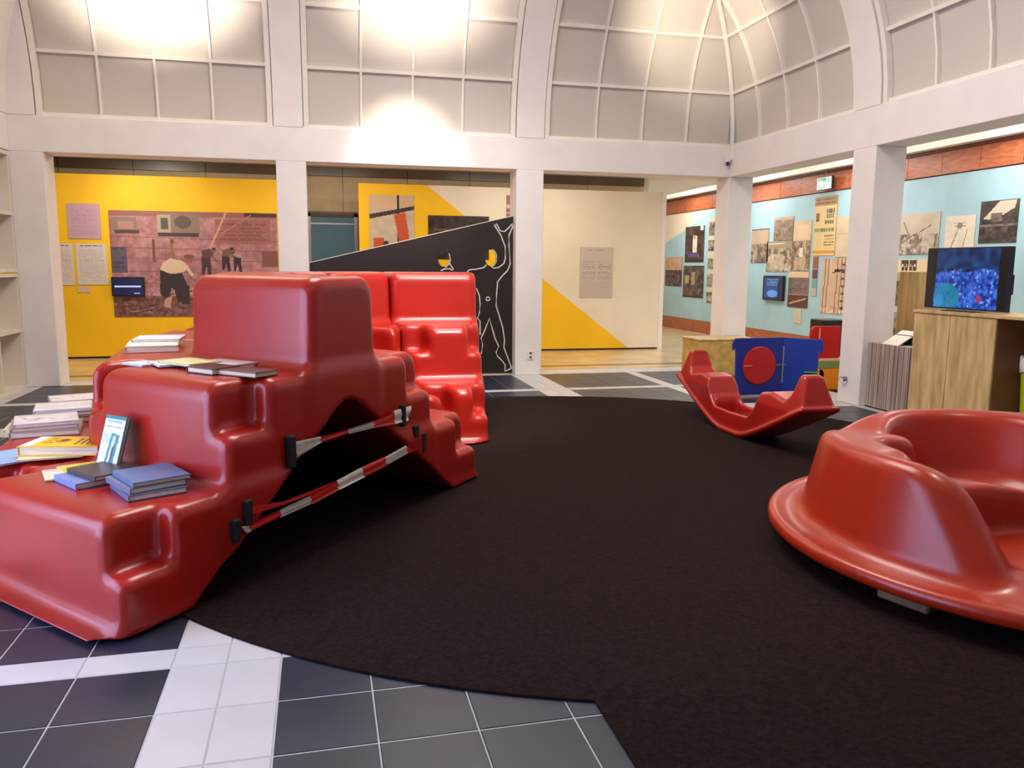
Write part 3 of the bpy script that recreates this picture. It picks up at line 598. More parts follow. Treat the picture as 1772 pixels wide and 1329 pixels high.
# ------------------------------------------------------------------ sculpting by distance fields (numpy + surface nets)
def smin(a, b, k): h = np.clip(.5 + .5 * (b - a) / k, 0, 1); return b * (1 - h) + a * h - k * h * (1 - h)
def smax(a, b, k): return -smin(-a, -b, k)
def nets(fun, lo, hi, h):
    nx, ny, nz = [int(math.ceil((hi[i] - lo[i]) / h)) + 1 for i in range(3)]
    X = (lo[0] + h * np.arange(nx))[:, None, None]; Y = (lo[1] + h * np.arange(ny))[None, :, None]; Z = (lo[2] + h * np.arange(nz))[None, None, :]
    f = np.broadcast_to(fun(X, Y, Z), (nx, ny, nz)).astype(np.float32)
    f = f.copy(); f[0] = np.maximum(f[0], .01); f[-1] = np.maximum(f[-1], .01); f[:, 0] = np.maximum(f[:, 0], .01); f[:, -1] = np.maximum(f[:, -1], .01); f[:, :, 0] = np.maximum(f[:, :, 0], .01); f[:, :, -1] = np.maximum(f[:, :, -1], .01)
    ins = f < 0
    cnt = np.zeros((nx - 1, ny - 1, nz - 1), np.int8)
    for a in (0, 1):
        for b in (0, 1):
            for c in (0, 1): cnt += ins[a:nx - 1 + a, b:ny - 1 + b, c:nz - 1 + c]
    ci, cj, ck = np.nonzero((cnt > 0) & (cnt < 8)); idx = -np.ones(cnt.shape, np.int64); idx[ci, cj, ck] = np.arange(len(ci))
    acc = np.zeros((len(ci), 3)); num = np.zeros(len(ci))
    for ax in range(3):
        o1, o2 = [q for q in range(3) if q != ax]
        for a in (0, 1):
            for b in (0, 1):
                p0 = [ci, cj, ck]; p0 = [q.copy() for q in p0]; p0[o1] += a; p0[o2] += b; p1 = [q.copy() for q in p0]; p1[ax] += 1
                v0 = f[tuple(p0)]; v1 = f[tuple(p1)]; m = (v0 < 0) != (v1 < 0); t = np.where(m, v0 / np.where(m, v0 - v1, 1), 0)
                q = np.stack(p0, 1).astype(float); q[:, ax] += t; acc += q * m[:, None]; num += m
    V = acc / num[:, None] * h + np.array(lo)
    F = []
    for ax in range(3):
        o1, o2 = [(1, 2), (2, 0), (0, 1)][ax]
        s0 = [slice(None)] * 3; s1 = [slice(None)] * 3; s0[ax] = slice(0, -1); s1[ax] = slice(1, None)
        A = ins[tuple(s0)]; B = ins[tuple(s1)]; e = np.array(np.nonzero(A != B)); 
        ok = (e[o1] > 0) & (e[o2] > 0) & (e[o1] < f.shape[o1] - 1) & (e[o2] < f.shape[o2] - 1); e = e[:, ok]; sgn = A[tuple(e)]
        def cell(d1, d2): q = e.copy(); q[o1] -= d1; q[o2] -= d2; return idx[tuple(q)]
        quad = np.stack([cell(1, 1), cell(0, 1), cell(0, 0), cell(1, 0)], 1)
        quad[~sgn] = quad[~sgn][:, ::-1]; F.append(quad)
    return V, np.vstack(F)
def net_obj(name, fun, lo, hi, h, m, xf=None, **k):
    V, F = nets(fun, lo, hi, h)
    if xf is not None: V = xf(V)
    me = bpy.data.meshes.new(name); me.vertices.add(len(V)); me.vertices.foreach_set('co', V.ravel().astype(np.float32))
    me.loops.add(F.size); me.loops.foreach_set('vertex_index', F.ravel().astype(np.int32)); me.polygons.add(len(F))
    me.polygons.foreach_set('loop_start', np.arange(0, F.size, 4, dtype=np.int32)); me.update(calc_edges=True)
    me.polygons.foreach_set('use_smooth', [True] * len(F)); me.validate()
    return link(name, me, m, None, **k)

# stepped climbing modules: ridge frame  t along the ridge, s from the outer foot (0) to the inner foot (2.87)
def climber(name, c, ang, p0, a0, p1, a1, h, label, wn0=.13, wn1=.13, nd=.27, flange=True, m=None):
    A = math.radians(ang); u = np.array([math.cos(A), math.sin(A)]); p = np.array([math.sin(A), -math.cos(A)]); c = np.array(c, float)
    def loc(q): d = np.array(q) - c; return d @ u, d @ p
    def plane(q, a, sgn):
        t, s = loc(q); d = np.array([math.cos(math.radians(a)), math.sin(math.radians(a))]); dt, ds = d @ u, d @ p
        L = math.hypot(dt, ds); nt_, ns_ = ds / L, -dt / L
        if nt_ * sgn < 0: nt_, ns_ = -nt_, -ns_
        return lambda T, Sx: (T - t) * nt_ + (Sx - s) * ns_
    e0 = plane(p0, a0, -1); e1 = plane(p1, a1, 1)
    HW = [1.435, .86, .285]; TOP = [.475, .955, 1.435]
    def fun(T, Sx, Z):
        ab = np.sqrt(Sx * Sx + 1e-4); E0 = e0(T, Sx); E1 = e1(T, Sx); E = smax(E0, E1, .02)
        d = None
        for i in range(3):
            zb = TOP[i - 1] if i else 0
            side = (ab - HW[i] + .045 * np.clip(Z - zb, -.1, .6))
            q = smax(smax(side, Z - TOP[i], .10), E + .03 * np.clip(Z - .3, 0, 1) * .3, .07)
            if i < 2:
                mid = TOP[i] - .235
                for ee, wn in ((E0, wn0), (E1, wn1)):
                    if wn <= 0: continue
                    nt = smax(smax(-(ee + wn), mid - Z, .05), (HW[i] - nd) - ab, .05)
                    q = smax(q, -nt, .06)
            d = q if d is None else smin(d, q, .07)
        if flange:
            fl = smax(smax(ab - HW[0] - .095, Z - .016, .008), E + .01, .12)
            d = smin(d, fl, .085)
        k_ = 1 / math.hypot(1, .743)
        tun = smax(Z - .743 * (1.095 + Sx), Z - .743 * (1.095 - Sx), .16) * k_
        d = smax(d, -tun, .012)
        return smax(d, -Z + .004 + 0 * T, .004)
    ts = []
    for q, a in ((p0, a0), (p1, a1)):
        t, s = loc(q); d = np.array([math.cos(math.radians(a)), math.sin(math.radians(a))]); dt, ds = d @ u, d @ p
        for sv in (-1.55, 1.55): ts.append(t + (sv - s) * dt / ds)
    lo = (min(ts) - .05, -1.58, -.03); hi = (max(ts) + .05, 1.58, 1.50)
    lo = (max(lo[0], -1.6), lo[1], lo[2]); hi = (min(hi[0], 1.6), hi[1], hi[2])
    def xf(V): return np.stack([c[0] + V[:, 0] * u[0] + V[:, 1] * p[0], c[1] + V[:, 0] * u[1] + V[:, 1] * p[1], V[:, 2] + .008], 1)
    return net_obj(name, fun, lo, hi, h, m or red, xf, label=label, cat='play element', group='stepped red climbing modules')
R_ = [np.array([.133, 4.382]), np.array([-.513, 5.066])]
R_ += [np.array(q) for q in ((-.60, 6.10), (-.50, 7.0), (-.10, 7.62), (.60, 8.0))]
R_.append(np.array([1.52, 8.0]))
PA = [49.7, 34, -.5, -20, -47, -78, -96]
mids = [(R_[i] + R_[i + 1]) / 2 for i in range(6)]; shift = [0, .10, .08, .04, 0, 0]
dirA = [133.4] + [math.degrees(math.atan2(*(R_[i + 1] - R_[i])[::-1])) for i in range(1, 5)] + [0]
LAB = ['red stepped climbing module nearest, with black triangular arch, books and tapes',
       'red stepped climbing module joined behind the nearest one, comics on its tread',
       'red stepped climbing module hidden deep in the ring, third from the arch end',
       'red stepped climbing module behind the nearest module\'s flat top',
       'narrow red stepped module left of the vertical groove beside the far bright one',
       'bright red stepped climbing module at the far end of the ring, before the black board']
for i in range(6):
    hh = [.0145, .022, .024, .024, .020, .016][i]
    mids[i] = mids[i] + shift[i] * np.array([math.sin(math.radians(dirA[i])), -math.cos(math.radians(dirA[i]))])
    climber('climbing_module', mids[i], dirA[i], R_[i], PA[i], R_[i + 1], PA[i + 1], hh, LAB[i], wn0=(.12 if i == 0 else .13 if i != 5 else .17), wn1=.13)

# ------------------------------------------------------------------ round red spinner bowl on wood blocks
CC = (3.60, 3.30)
def bowl(X, Y, Z):
    r = np.sqrt(X * X + Y * Y + 1e-6); az = np.degrees(np.arctan2(Y, X)) % 360
    body = smax(r - (1.155 - .22 * (Z - .13)), Z - .625 + .08 * np.exp(-((az - 124) / 17) ** 2), .07)
    inner = r - .83 - .05 * (Z - .2)
    # front opening whose edges lean outwards, so each side wall ends in a long rounded slope
    phi = np.abs(np.degrees(np.arctan2(X, -Y + 1e-9)))
    opening = (phi - (50 + 40 * np.clip(Z - .2, 0, .6))) * (math.pi / 180) * np.maximum(r, .3) * .8
    fl0 = smax(smin(smax(inner, Y + .12, .06), smax(opening, .35 - r, .05), .10), .20 - Z, .05)
    tread = smax(smax(r - .80, Y - .26, .10), .455 - Z, .05)
    bw_ = np.sqrt((X - .06) ** 2 + (Y - .40) ** 2 + 1e-6) - (.34 + .30 * np.clip(Z, 0, .7)); bw_ = smax(bw_ * .94, .17 - Z, .14)
    d = smax(body, -fl0, .16); d = smax(d, -smin(tread, bw_, .22), .07)
    flg = smax(r - 1.30, np.abs(Z - .14) - .022, .02); flg = smax(flg, -(r - .9), .02)
    lip = np.sqrt((r - 1.285) ** 2 + (Z - .135) ** 2) - .036
    d = smin(d, flg, .075); d = smin(d, lip, .03)
    return smax(d, .098 - Z, .01)
def xfb(V): V = V.copy(); V[:, 0] += CC[0]; V[:, 1] += CC[1]; return V
net_obj('bowl_seat', bowl, (-1.36, -1.36, .07), (1.36, 1.36, .68), .0135, redo, xfb, label='round orange-red bowl seat with a wide flanged rim, raised on wooden blocks', cat='play element')
for x, y, rz, wdt, lab in ((2.655, 2.965, .35, .34, 'wooden block under the front of the round red bowl seat'), (2.56, 3.50, .1, .10, 'small pale block under the left edge of the round red bowl seat')):
    o = empty('wooden_block', (x, y, .010), lab, 'block', rz=rz)
    MB().box(-wdt / 2, wdt / 2, -.12, .12, 0, .045, .008).build('lower_plank', mat('shaded_wood', (120, 88, 66), .7, .15, 6), o); MB().box(-wdt / 2 + .01, wdt / 2 - .01, -.11, .11, .046, .086, .008).build('upper_plank', ply2, o)  # lower plank's colour darkened for the shade beneath the bowl
for x, y, q in ((4.3, 2.6, 'right side'), (4.1, 4.2, 'back right'), (3.0, 4.2, 'back left')):
    o = empty('wooden_block', (x, y, .010), 'wooden block hidden beneath the %s of the round red bowl seat' % q, 'block')
    MB().box(-.15, .15, -.1, .1, 0, .086, .008).build('plank', ply2, o)

# ------------------------------------------------------------------ red rocking boat
def rocker(X, Y, Z):
    y = Y - 6.53; a = np.abs(y)
    base = np.sqrt(np.clip(a - .12, 0, 9) ** 2 + .05) - .2236
    base = .46 * base * 1.05
    und = (base - Z) * .92
    top = [(0, .20), (.30, .21), (.40, .30), (.47, .45), (.62, .475), (.84, .44), (.90, .50), (.95, .66), (1.06, .66), (1.12, .36)]
    tz = np.interp(a, [q[0] for q in top], [q[1] for q in top])
    gr = np.clip(np.gradient(tz, axis=1) / .0125, -4, 4); up_ = (Z - tz) / np.sqrt(1 + gr ** 2)
    ends = a - (1.02 + .10 * np.clip((.66 - Z) / .3, 0, 1))
    hw2 = .165 - .27 * np.clip(Z - .36, 0, .4); side = np.abs(X - 3.765) - hw2
    body = smax(smax(und, up_, .02), smax(side, ends, .03), .03)
    # side wall set back between seat and foot; a thick flange along the keel line
    fl = smax(smax(und, -(und + .030), .008), smax(np.abs(X - 3.765) - .185, a - 1.13, .03), .015)
    d = smin(body, fl, .03)
    # sunken foot well and dished seats
    well = smax(smax(np.abs(X - 3.765) - .12, a - .36, .05), base + .045 - Z, .04); d = smax(d, -well, .04)
    return d
net_obj('rocking_boat', rocker, (3.54, 5.33, -.02), (3.99, 7.73, .70), .0125, red, lambda V: V + np.array([0, 0, .012]), label='low red two-seat rocking boat with upright ends on the mat by the blue panels', cat='play element')

# ------------------------------------------------------------------ barrier tapes on the arch
N_ = np.array([-.80, 3.28, 0.]); e_ = np.array([.638, .770, 0.]); n_ = np.array([.77, -.638, 0.])
def EP(s, z, off=.03): return tuple(N_ + e_ * s + n_ * off + np.array([0, 0, z]))
tred = mat('red_tape', (206, 34, 30), .45); twhite = mat('white_tape', (214, 204, 196), .5, .04, 30)
strapm = mat('black_strap', (20, 18, 20), .8)
def tape(label, top, bot, colors, straps, extra=None):
    o = empty('barrier_tape', EP(top[0][0], bot[0][1]), label, 'tape'); O = np.array(o.location)
    for i in range(len(top) - 1):
        v = []; f = []; K = 5
        for j in range(3):
            a = j / 2; t_ = np.array(top[i]) * (1 - a) + np.array(top[i + 1]) * a; b_ = np.array(bot[i]) * (1 - a) + np.array(bot[i + 1]) * a
            for k in range(K):
                q = t_ * (1 - k / (K - 1)) + b_ * k / (K - 1); off = .035 + .007 * math.sin(k * 2.6 + i) 
                v.append(np.array(EP(q[0], q[1], off)) - O); v.append(np.array(EP(q[0], q[1], off - .003)) - O)
        for j in range(2):
            for k in range(K - 1):
                a = (j * K + k) * 2; b = a + 2; c = a + 2 * K; d = c + 2
                f += [(a, b, d, c), (a + 1, c + 1, d + 1, b + 1)]
        me = mesh_from(v, f, 'tape', True); link('white_section' if colors[i] else 'red_section', me, twhite if colors[i] else tred, o)
    for s0, z1, s1, z0 in straps:
        mb = MB(); v = []
        T = Matrix((( e_[0], n_[0], 0, N_[0] - O[0]), (e_[1], n_[1], 0, N_[1] - O[1]), (0, 0, 1, -O[2]), (0, 0, 0, 1)))
        mb.box(s0, s1, -.005, .045, z0, z1, .006, M=T).build('strap', strapm, o)
    if extra:
        v = []; f = []
        for (a, b) in extra: v += [np.array(EP(a[0], a[1], .028)) - O, np.array(EP(b[0], b[1], .028)) - O, np.array(EP(a[0], a[1], .025)) - O, np.array(EP(b[0], b[1], .025)) - O]
        for i in range(len(extra) - 1): k = 4 * i; f += [(k, k + 1, k + 5, k + 4), (k + 2, k + 6, k + 7, k + 3)]
        link('loose_strand', mesh_from(v, f, 'strand', True), tred, o)
tape('upper red and white barrier tape across the black arch of the nearest climbing module',
     [(1.0, .633), (1.188, .625), (1.411, .624), (1.655, .628), (1.851, .653), (2.041, .655)], [(1.0, .547), (1.187, .586), (1.422, .594), (1.654, .588), (1.855, .576), (1.992, .574)],
     [1, 0, 1, 0, 1], [(.948, .67, .994, .506), (1.929, .676, 1.966, .544)])
tape('lower, longer red and white barrier tape across the arch, near the floor',
     [(.621, .306), (.659, .308), (.871, .323), (1.095, .337), (1.314, .358), (1.534, .382), (1.754, .394), (1.974, .42), (2.175, .439)],
     [(.653, .263), (.679, .266), (.876, .279), (1.102, .287), (1.322, .308), (1.548, .325), (1.766, .34), (1.988, .363), (2.174, .35)],
     [1, 0, 1, 0, 1, 0, 1, 0], [(.64, .424, .688, .303), (.566, .352, .612, .245), (2.058, .526, 2.109, .452), (2.142, .464, 2.190, .337)],
     [((.69, .385), (.69, .345)), ((.904, .351), (.903, .334)), ((1.096, .353), (1.095, .337)), ((1.3, .358), (1.299, .342))])

# ------------------------------------------------------------------ books and magazines
def book(name, label, x, y, z, w_, d_, h_, rot, cov, edge=None, group=None, cv=None, cat='book', M=None, hard=True):
    o = empty(name, (x, y, z), label, cat, group, rz=math.radians(rot))
    if M is not None: o.rotation_euler = M
    cm = cov if not isinstance(cov, tuple) else mat('cover_%d_%d_%d' % cov, cov, .38, .03, 20)
    t_ = min(.004, h_ * .25)
    mb = MB(); mb.box(-w_ / 2, w_ / 2, -d_ / 2, d_ / 2, 0, t_).box(-w_ / 2, w_ / 2, -d_ / 2, d_ / 2, h_ - t_, h_).box(-w_ / 2, -w_ / 2 + .004, -d_ / 2, d_ / 2, t_, h_ - t_)
    mb.build('cover', cm, o)
    MB().box(-w_ / 2 + .005, w_ / 2 - .006, -d_ / 2 + .006, d_ / 2 - .006, t_, h_ - t_).build('pages', edge or pages, o)
    if cv is not None: sheet('cover_print', cv, (-w_ / 2 + .004, -d_ / 2 + .004, h_), (1, 0, 0), (0, 1, 0), w_ - .008, d_ - .008, prt, o, depth=.0012)
    return o
def comic_cv(bg=(226, 222, 214), ink=(60, 60, 70), acc=(150, 140, 130)):
    c = Cv(30, 40, bg); c.noise(14, 6)
    for q in range(7): x = random.random(); y = random.random(); c.line(x, y, x + random.uniform(-.3, .3), y + random.uniform(-.2, .2), .03, random.choice([ink, acc]))
    c.rect(.05, .04, .95, .16, acc, .5); return c
T1 = .485; T2 = .965
NB = 'blue-covered books at the right end of the lowest tread'
c = Cv(30, 40, (104, 124, 164)); c.noise(4, 10)
for q, (dx, dy, z, h_, rt_, col, lab) in enumerate([(.0, .0, 0, .026, -2, (100, 114, 146), 'blue-grey book at the bottom of the right-hand stack on the lowest tread'),
        (-.012, .02, .027, .026, 3, (112, 122, 150), 'blue-grey book in the middle of the right-hand stack on the lowest tread'),
        (.01, .03, .054, .020, 0, (100, 118, 154), 'blue book on top of the right-hand stack, nearest of all the books')]):
    book('book', lab, -.78 + dx, 3.81 + dy, T1 + z, .25, .29, h_, 29 + rt_, col, pages if q else paper, NB, c if q == 2 else None)
book('book', 'pale blue book under the dark-covered one, left of the blue stack', -1.09, 4.03, T1, .20, .25, .028, 36, (120, 144, 196))
book('book', 'dark brown-covered book lying on the pale blue one, left of the blue stack', -1.02, 4.07, T1 + .029, .23, .27, .022, 40, (72, 62, 58), paper)
c = comic_cv((222, 206, 90), (120, 160, 150), (240, 220, 40))
book('magazine', 'yellow and green magazine lying flat behind the dark-covered book', -1.13, 4.20, T1 + .008, .21, .30, .010, 28, (214, 206, 150), paper, cv=c, cat='magazine')
book('magazine', 'white and yellow magazine lowest beside the pale blue book', -1.22, 4.19, T1, .20, .22, .007, 20, (226, 220, 190), paper, cv=comic_cv((232, 226, 200), (220, 190, 40)), cat='magazine')
# yellow thick book
c = Cv(60, 30, (244, 196, 12)); c.ell(.42, .45, .09, .22, (196, 130, 20)); c.ell(.42, .4, .05, .12, (90, 60, 30))
for q in range(5): c.line(.62 + q * .075, .25, .66 + q * .075, .8, .035, (110, 66, 14))
c.rect(0, 0, .14, 1, (238, 234, 230)); c.text(.2, .15, .34, .8, 3, (150, 100, 20))
book('book', 'thick yellow book with a white spine and dark lettering on the lowest tread', -1.33, 4.64, T1 + .02, .41, .25, .050, -10, (236, 190, 20), pages, cv=c)
book('magazine', 'pale blue magazine sticking out to the left under the yellow book', -1.60, 4.62, T1, .26, .32, .010, 40, (150, 180, 220), paper, cat='magazine')
book('magazine', 'cream magazine directly under the thick yellow book', -1.40, 4.60, T1 + .0105, .30, .24, .009, 10, (226, 216, 160), paper, cat='magazine')
# upright leaning book
c = Cv(34, 56, (226, 234, 230)); c.rect(0, 0, 1, .05, (30, 130, 130)); c.rect(.1, .08, .85, .12, (120, 170, 120), .6); c.text(.02, .2, .95, .24, 1, (60, 110, 110), fill=1); c.poly([(.44, .32), (.86, .34), (.78, .98), (.34, .98)], (60, 150, 140)); c.poly([(.56, .38), (.68, .38), (.6, .98), (.46, .98)], (220, 232, 226)); c.poly([(.6, .6), (.72, .5), (.68, .98), (.56, .98)], (70, 84, 96)); c.text(.06, .34, .42, .56, 6, (110, 180, 150)); c.rect(0, .95, .3, 1, (236, 240, 236))
vx = Vector((.72, -.69, 0)).normalized(); vy = Vector((.07, .05, .27)); vy = (vy - vx * vy.dot(vx)).normalized(); vz = vx.cross(vy)
MM = Matrix((vx, vy, vz)).transposed()
book('book', 'white and green book standing upright, leaning against the second riser', -1.005, 4.225, T1 + .138, .165, .265, .022, 0, (36, 120, 120), pages, cv=c, M=MM.to_euler())
# books on the second module's lowest tread
G5 = 'stacks of comics and albums on the far left tread'
stk = [(-1.60, 5.34, 14, [(.30, .34, .034, (150, 146, 150), 'grey thick album at the bottom of the left-hand stack'), (.29, .32, .022, (170, 140, 130), 'second album up in the left-hand stack'), (.28, .30, .020, (196, 184, 176), 'top album of the left-hand stack, pale cover')]),
       (-1.62, 5.74, 10, [(.29, .32, .040, (160, 150, 130), 'beige album at the bottom of the middle left stack'), (.28, .30, .028, (120, 96, 80), 'brown album in the middle left stack'), (.27, .30, .018, (216, 208, 214), 'top comic of the middle left stack, white and lilac')]),
       (-1.66, 6.18, 16, [(.28, .30, .045, (110, 84, 66), 'brown album at the bottom of the rear left stack'), (.27, .28, .030, (190, 176, 160), 'cream comic on top of the rear left stack')])]
for x, y, rz, L in stk:
    z = T1
    for q, (a, b, h_, col, lab) in enumerate(L):
        book('comic_album', lab, x - .05 + random.uniform(-.01, .01), y + random.uniform(-.01, .01), z, a * 1.22, b * 1.1, h_, rz + random.uniform(-5, 5), col, pages if q < 2 else paper, G5, comic_cv((214, 206, 204), (70, 70, 80), (170, 140, 130)) if q == len(L) - 1 else None, cat='book'); z += h_ + .001
book('magazine', 'pale yellow magazine at the far left edge, beside the grey album stack', -1.82, 5.44, T1, .16, .26, .02, 10, (224, 216, 150), paper, cat='magazine')
# second tread
book('comic_album', 'open white comic pile on the second tread, before the yellow wall', -1.04, 5.46, T2, .30, .42, .038, 8, (214, 190, 150), pages, cv=comic_cv((240, 236, 214), (90, 90, 90), (200, 190, 150)))
book('comic_album', 'white comic on top of the pile on the second tread', -1.04, 5.68, T2 + .039, .29, .34, .018, 2, (206, 196, 196), paper, cv=comic_cv((236, 232, 236), (110, 110, 130), (150, 150, 190)))
book('magazine', 'bluish magazine at the left end of the flat row on the second tread', -.93, 4.62, T2, .20, .15, .009, -48, (190, 200, 216), paper, cv=comic_cv((214, 220, 230)), cat='magazine')
book('magazine', 'white creased magazine, second from left in the flat row on the second tread', -.80, 4.56, T2 + .006, .24, .15, .009, -66, (224, 222, 226), paper, cv=comic_cv((232, 230, 236)), cat='magazine')
book('magazine', 'pale yellow-green magazine in the middle of the flat row on the second tread', -.68, 4.50, T2 + .016, .28, .20, .012, -48, (216, 210, 150), paper, cv=comic_cv((222, 218, 160), (150, 150, 110), (200, 196, 150)), cat='magazine')
book('magazine', 'white magazine behind the dark book on the second tread', -.50, 4.48, T2, .30, .18, .022, -44, (232, 228, 222), paper, cat='magazine')
book('book', 'dark brown book lying flat in the row on the second tread', -.53, 4.23, T2, .20, .17, .030, -46, (52, 42, 44), pages)
book('book', 'long brown book at the right end of the row on the second tread', -.36, 4.10, T2, .27, .15, .026, -42, (92, 66, 56), pages)

# ------------------------------------------------------------------ blue folding play panels
fp = empty('folding_play_panel', (4.66, 8.42, 0), 'dark blue hinged play panel with a large red disc, standing behind the rocking boat', 'play panel')
P0 = np.array([4.68, 8.42]); P1 = np.array([5.33, 8.47]); P2_ = np.array([5.68, 8.18])
def pmat(a, b):
    d = b - a; L = float(np.hypot(*d)); d = d / L
    return Matrix(((d[0], d[1] * 1, 0, a[0] - 4.66), (d[1], -d[0], 0, a[1] - 8.42), (0, 0, 1, 0), (0, 0, 0, 1))), L
T, L = pmat(P0, P1)
MB().prism([(0.02, .03), (L - .005, .03), (L - .005, .70), (.0, .70), (-.03, .68), (-.045, .64), (-.045, .58), (-.03, .56), (-.012, .60), (.0, .60)], 0, .03, 1, M=T).build('board', bluep, fp)
dsk = MB(); dsk.lathe([(.225, 0), (.225, .012), (.215, .016)], 40, M=T @ Matrix.Translation((.315, .030, .375)) @ Matrix.Rotation(-math.pi / 2, 4, 'X')); dsk.build('disc', redp, fp)
MB().box(.10, .21, .046, .052, .372, .380, M=T).build('slot', tan_p, fp); MB().box(.50, .66, .03, .04, .372, .380, M=T).build('crossbar', metalm, fp); MB().box(L - .02, L - .005, .03, .042, .16, .60, M=T).build('hinge', metalm, fp)
T, L = pmat(P1, P2_)
MB().prism([(0, .03), (L - .05, .03), (L - .05, .56), (L - .02, .52), (L, .55), (L, .66), (L - .02, .69), (0, .70)], 0, .03, 1, M=T).build('board', mat('mid_blue_plastic', (14, 54, 150), .35), fp)
MB().box(.0, .05, .03, .042, .372, .380, M=T).build('crossbar', metalm, fp); MB().box(.26, .42, .03, .045, .30, .312, M=T).build('crossbar', mat('green_bar', (90, 160, 90), .5), fp)
MB().box(.30, .37, .03, .05, .24, .29, .004, M=T).build('latch', dark, fp)
# stacked coloured blocks behind
o = empty('rounded_play_board', (6.0, 8.75, .40), 'red rounded play panel behind the square column, above the green block', 'play panel')
MB().prism([(-.06, .0), (.3, .0), (.3, .40), (-.06, .40), (-.10, .36), (-.11, .2), (-.10, .05)], 0, .05, 1).build('board', redp, o); MB().box(-.0, .012, -.01, .0, .25, .38).build('slot', tan_p, o)
o = empty('play_block', (6.12, 8.78, 0), 'orange box with a green and tan top beside the square column', 'box')
MB().box(-.10, .3, -.05, .25, .0, .27, .008).build('orange_body', orangep, o); MB().box(-.10, .3, -.05, .25, .272, .36, .004).build('green_band', greenp, o); MB().box(-.10, .3, -.05, .25, .362, .398, .004).build('tan_lid', tan_p, o)
MB().lathe([(.07, -.03), (.07, 0)], 20, M=Matrix.Translation((-.10, -.05, .20)) @ Matrix.Rotation(math.pi / 2, 4, 'X')).build('wheel', orangep, o)
o = empty('monitor', (6.35, 9.1, 0), 'black box top edge above the red rounded play panel', 'box'); MB().box(-.12, .22, -.05, .2, 0, .86, .01).build('body', dark, o)
# plywood box around the corner column
o = empty('plywood_box', (5.52, 10.4, 0), 'plywood box around the foot of the corner column', 'box')
for a, b, c_, d in ((-.40, .50, -.20, -.182), (-.40, -.382, -.182, .34), (.482, .50, -.182, .34)): MB().box(a, b, c_, d, 0, .50, .002).build('side_panel', ply2, o)
MB().box(-.41, .51, -.21, .36, .501, .52, .003).build('top_panel', ply, o)
# striped box with a paper
o = empty('striped_box', (6.1, 7.3, 0), 'low grey-brown striped box against the right-hand square column', 'box')
MB().box(-.25, .02, -.30, .31, 0, .012).build('base', dark, o)
MB().box(-.25, .25, -.31, .32, .012, .715, .004).build('body', stripe_m, o)
for k in range(9): MB().box(-.253, -.249, -.305 + k * .07, -.300 + k * .07, .02, .71).build('joint', mat('dark_joint', (96, 76, 64), .6), o)
o = empty('tilted_card_stand', (6.02, 7.30, .717), 'white sheet on a small sloping stand on top of the striped box', 'sheet')
T = Matrix.Rotation(math.radians(-14), 4, 'Z') @ Matrix.Rotation(math.radians(32), 4, 'Y')
MB().box(-.14, .14, -.13, .12, .07, .08, M=Matrix.Rotation(math.radians(-30), 4, 'Y')).build('sheet', paper, o); MB().box(.0, .10, -.13, .11, 0, .10, .005).build('stand', dark, o)
# plywood counter
o = empty('plywood_counter', (6.2, 6.5, 0), 'tall light plywood counter with an open bay on its right, carrying the television', 'counter')
MB().box(-.33, -.31, .005, .48, 0.0, 1.075, .002).build('front_panel', ply, o); MB().box(-.33, -.31, -.54, -.002, 0.0, 1.075, .002).build('front_panel', ply, o)
MB().box(-.31, .30, .46, .48, 0, 1.075, .002).build('side_panel', ply, o); MB().box(-.31, .27, -.54, -.52, 0, 1.075, .002).build('side_panel', mat('shaded_ply', (120, 78, 48), .6, .1, 4), o)  # bay side coloured dark for the shade under the overhanging top
MB().box(.28, .30, -1.55, .46, 0, 1.075).build('back_panel', mat('shaded_ply', (120, 78, 48), .6, .1, 4), o)  # same darkened plywood, shade of the open bay put into its colour
MB().box(-.345, .32, -1.6, .49, 1.077, 1.105, .002).build('top_board', ply, o); MB().box(-.31, .28, -1.57, -1.55, 0, 1.075).build('side_panel', ply, o)
o = MB().box(6.66, 6.69, 7.02, 8.22, 0, 1.48, .002).build('plywood_board', ply, label='tall upright plywood board behind the television, left part visible', cat='board')
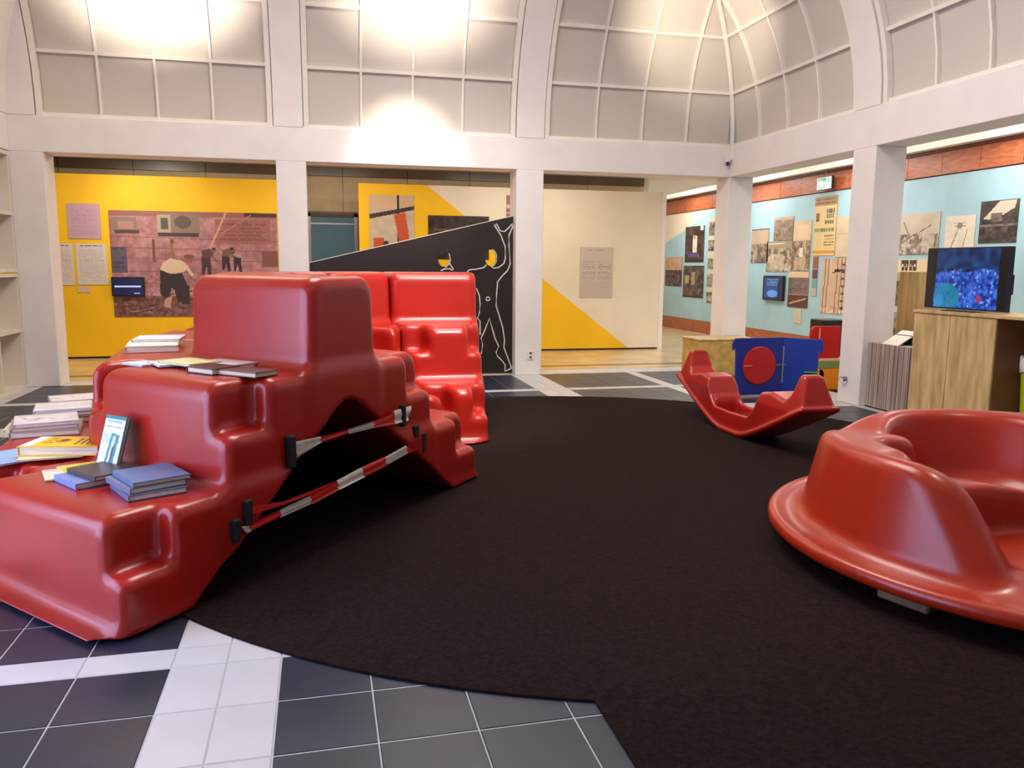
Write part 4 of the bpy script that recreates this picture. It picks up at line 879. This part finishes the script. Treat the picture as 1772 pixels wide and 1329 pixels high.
# television
c = Cv(96, 54, (8, 14, 22)); c.noise(12, 6)
c.rect(.12, 0, .90, 1, (14, 50, 100)); c.noise(26, 5, 0, .36, (.4, 1, 1.3)); c.poly([(.12, .44), (.3, .36), (.5, .40), (.7, .33), (.9, .37), (.9, 1), (.12, 1)], (40, 90, 200), .8); c.noise(60, 2.2, .34, 1, (.8, .8, 1)); c.noise(40, 4, .34, 1, (.5, .8, 1))
c.ell(.28, .84, .17, .26, (20, 130, 160), .85); c.ell(.18, .9, .06, .1, (60, 150, 230), .6); c.rect(.66, .78, .72, .88, (190, 50, 90), .8)
for q in range(60): x = random.uniform(.2, .88); y = random.uniform(.36, .98); c.ell(x, y, .012, .022, random.choice([(120, 150, 250), (170, 190, 255), (60, 60, 200), (150, 90, 190)]), .8)
c.rect(0, 0, .105, 1, (20, 16, 18)); c.rect(.905, 0, 1, 1, (20, 16, 18))
t = tv('television', (6.05, 7.075, 1.125), (0, -1, 0), 1.03, .595, c, 'flat television showing a blue-toned crowd, on the plywood counter', 'television', frame=.012, thick=.045)
MB().box(.0, .05, -1.03, .0, -.012, .0).build('bezel', metalm, t); MB().box(-.08, .14, -.70, -.33, -.020, -.012).build('foot', dark, t)
MB().box(-.02, .0, -1.09, -1.06, .16, .34, .004).build('remote_sensor', dark, t)
# bin
o = empty('waste_bin', (6.28, 5.72, 0), 'lime green bin with a white bag folded over its rim, under the counter', 'bin')
MB().lathe([(.20, .0), (.235, .60), (.24, .70), (.23, .70)], 32).build('body', lime, o, smooth=True)
mb = MB(); pr_ = [(.245, .60), (.256, .66), (.25, .735), (.225, .74), (.20, .70)]
v = []; f = []; nn = 48
for k, (r, z) in enumerate(pr_):
    for i in range(nn): a = 2 * math.pi * i / nn; q = .008 * math.sin(7 * a + k) + .004 * math.sin(17 * a); v.append(((r + q) * math.cos(a), (r + q) * math.sin(a), z + .012 * math.sin(5 * a + k)))
for k in range(len(pr_) - 1):
    for i in range(nn): f.append((k * nn + i, k * nn + (i + 1) % nn, (k + 1) * nn + (i + 1) % nn, (k + 1) * nn + i))
mb.add(v, f).build('bag', bagm, o, smooth=True)
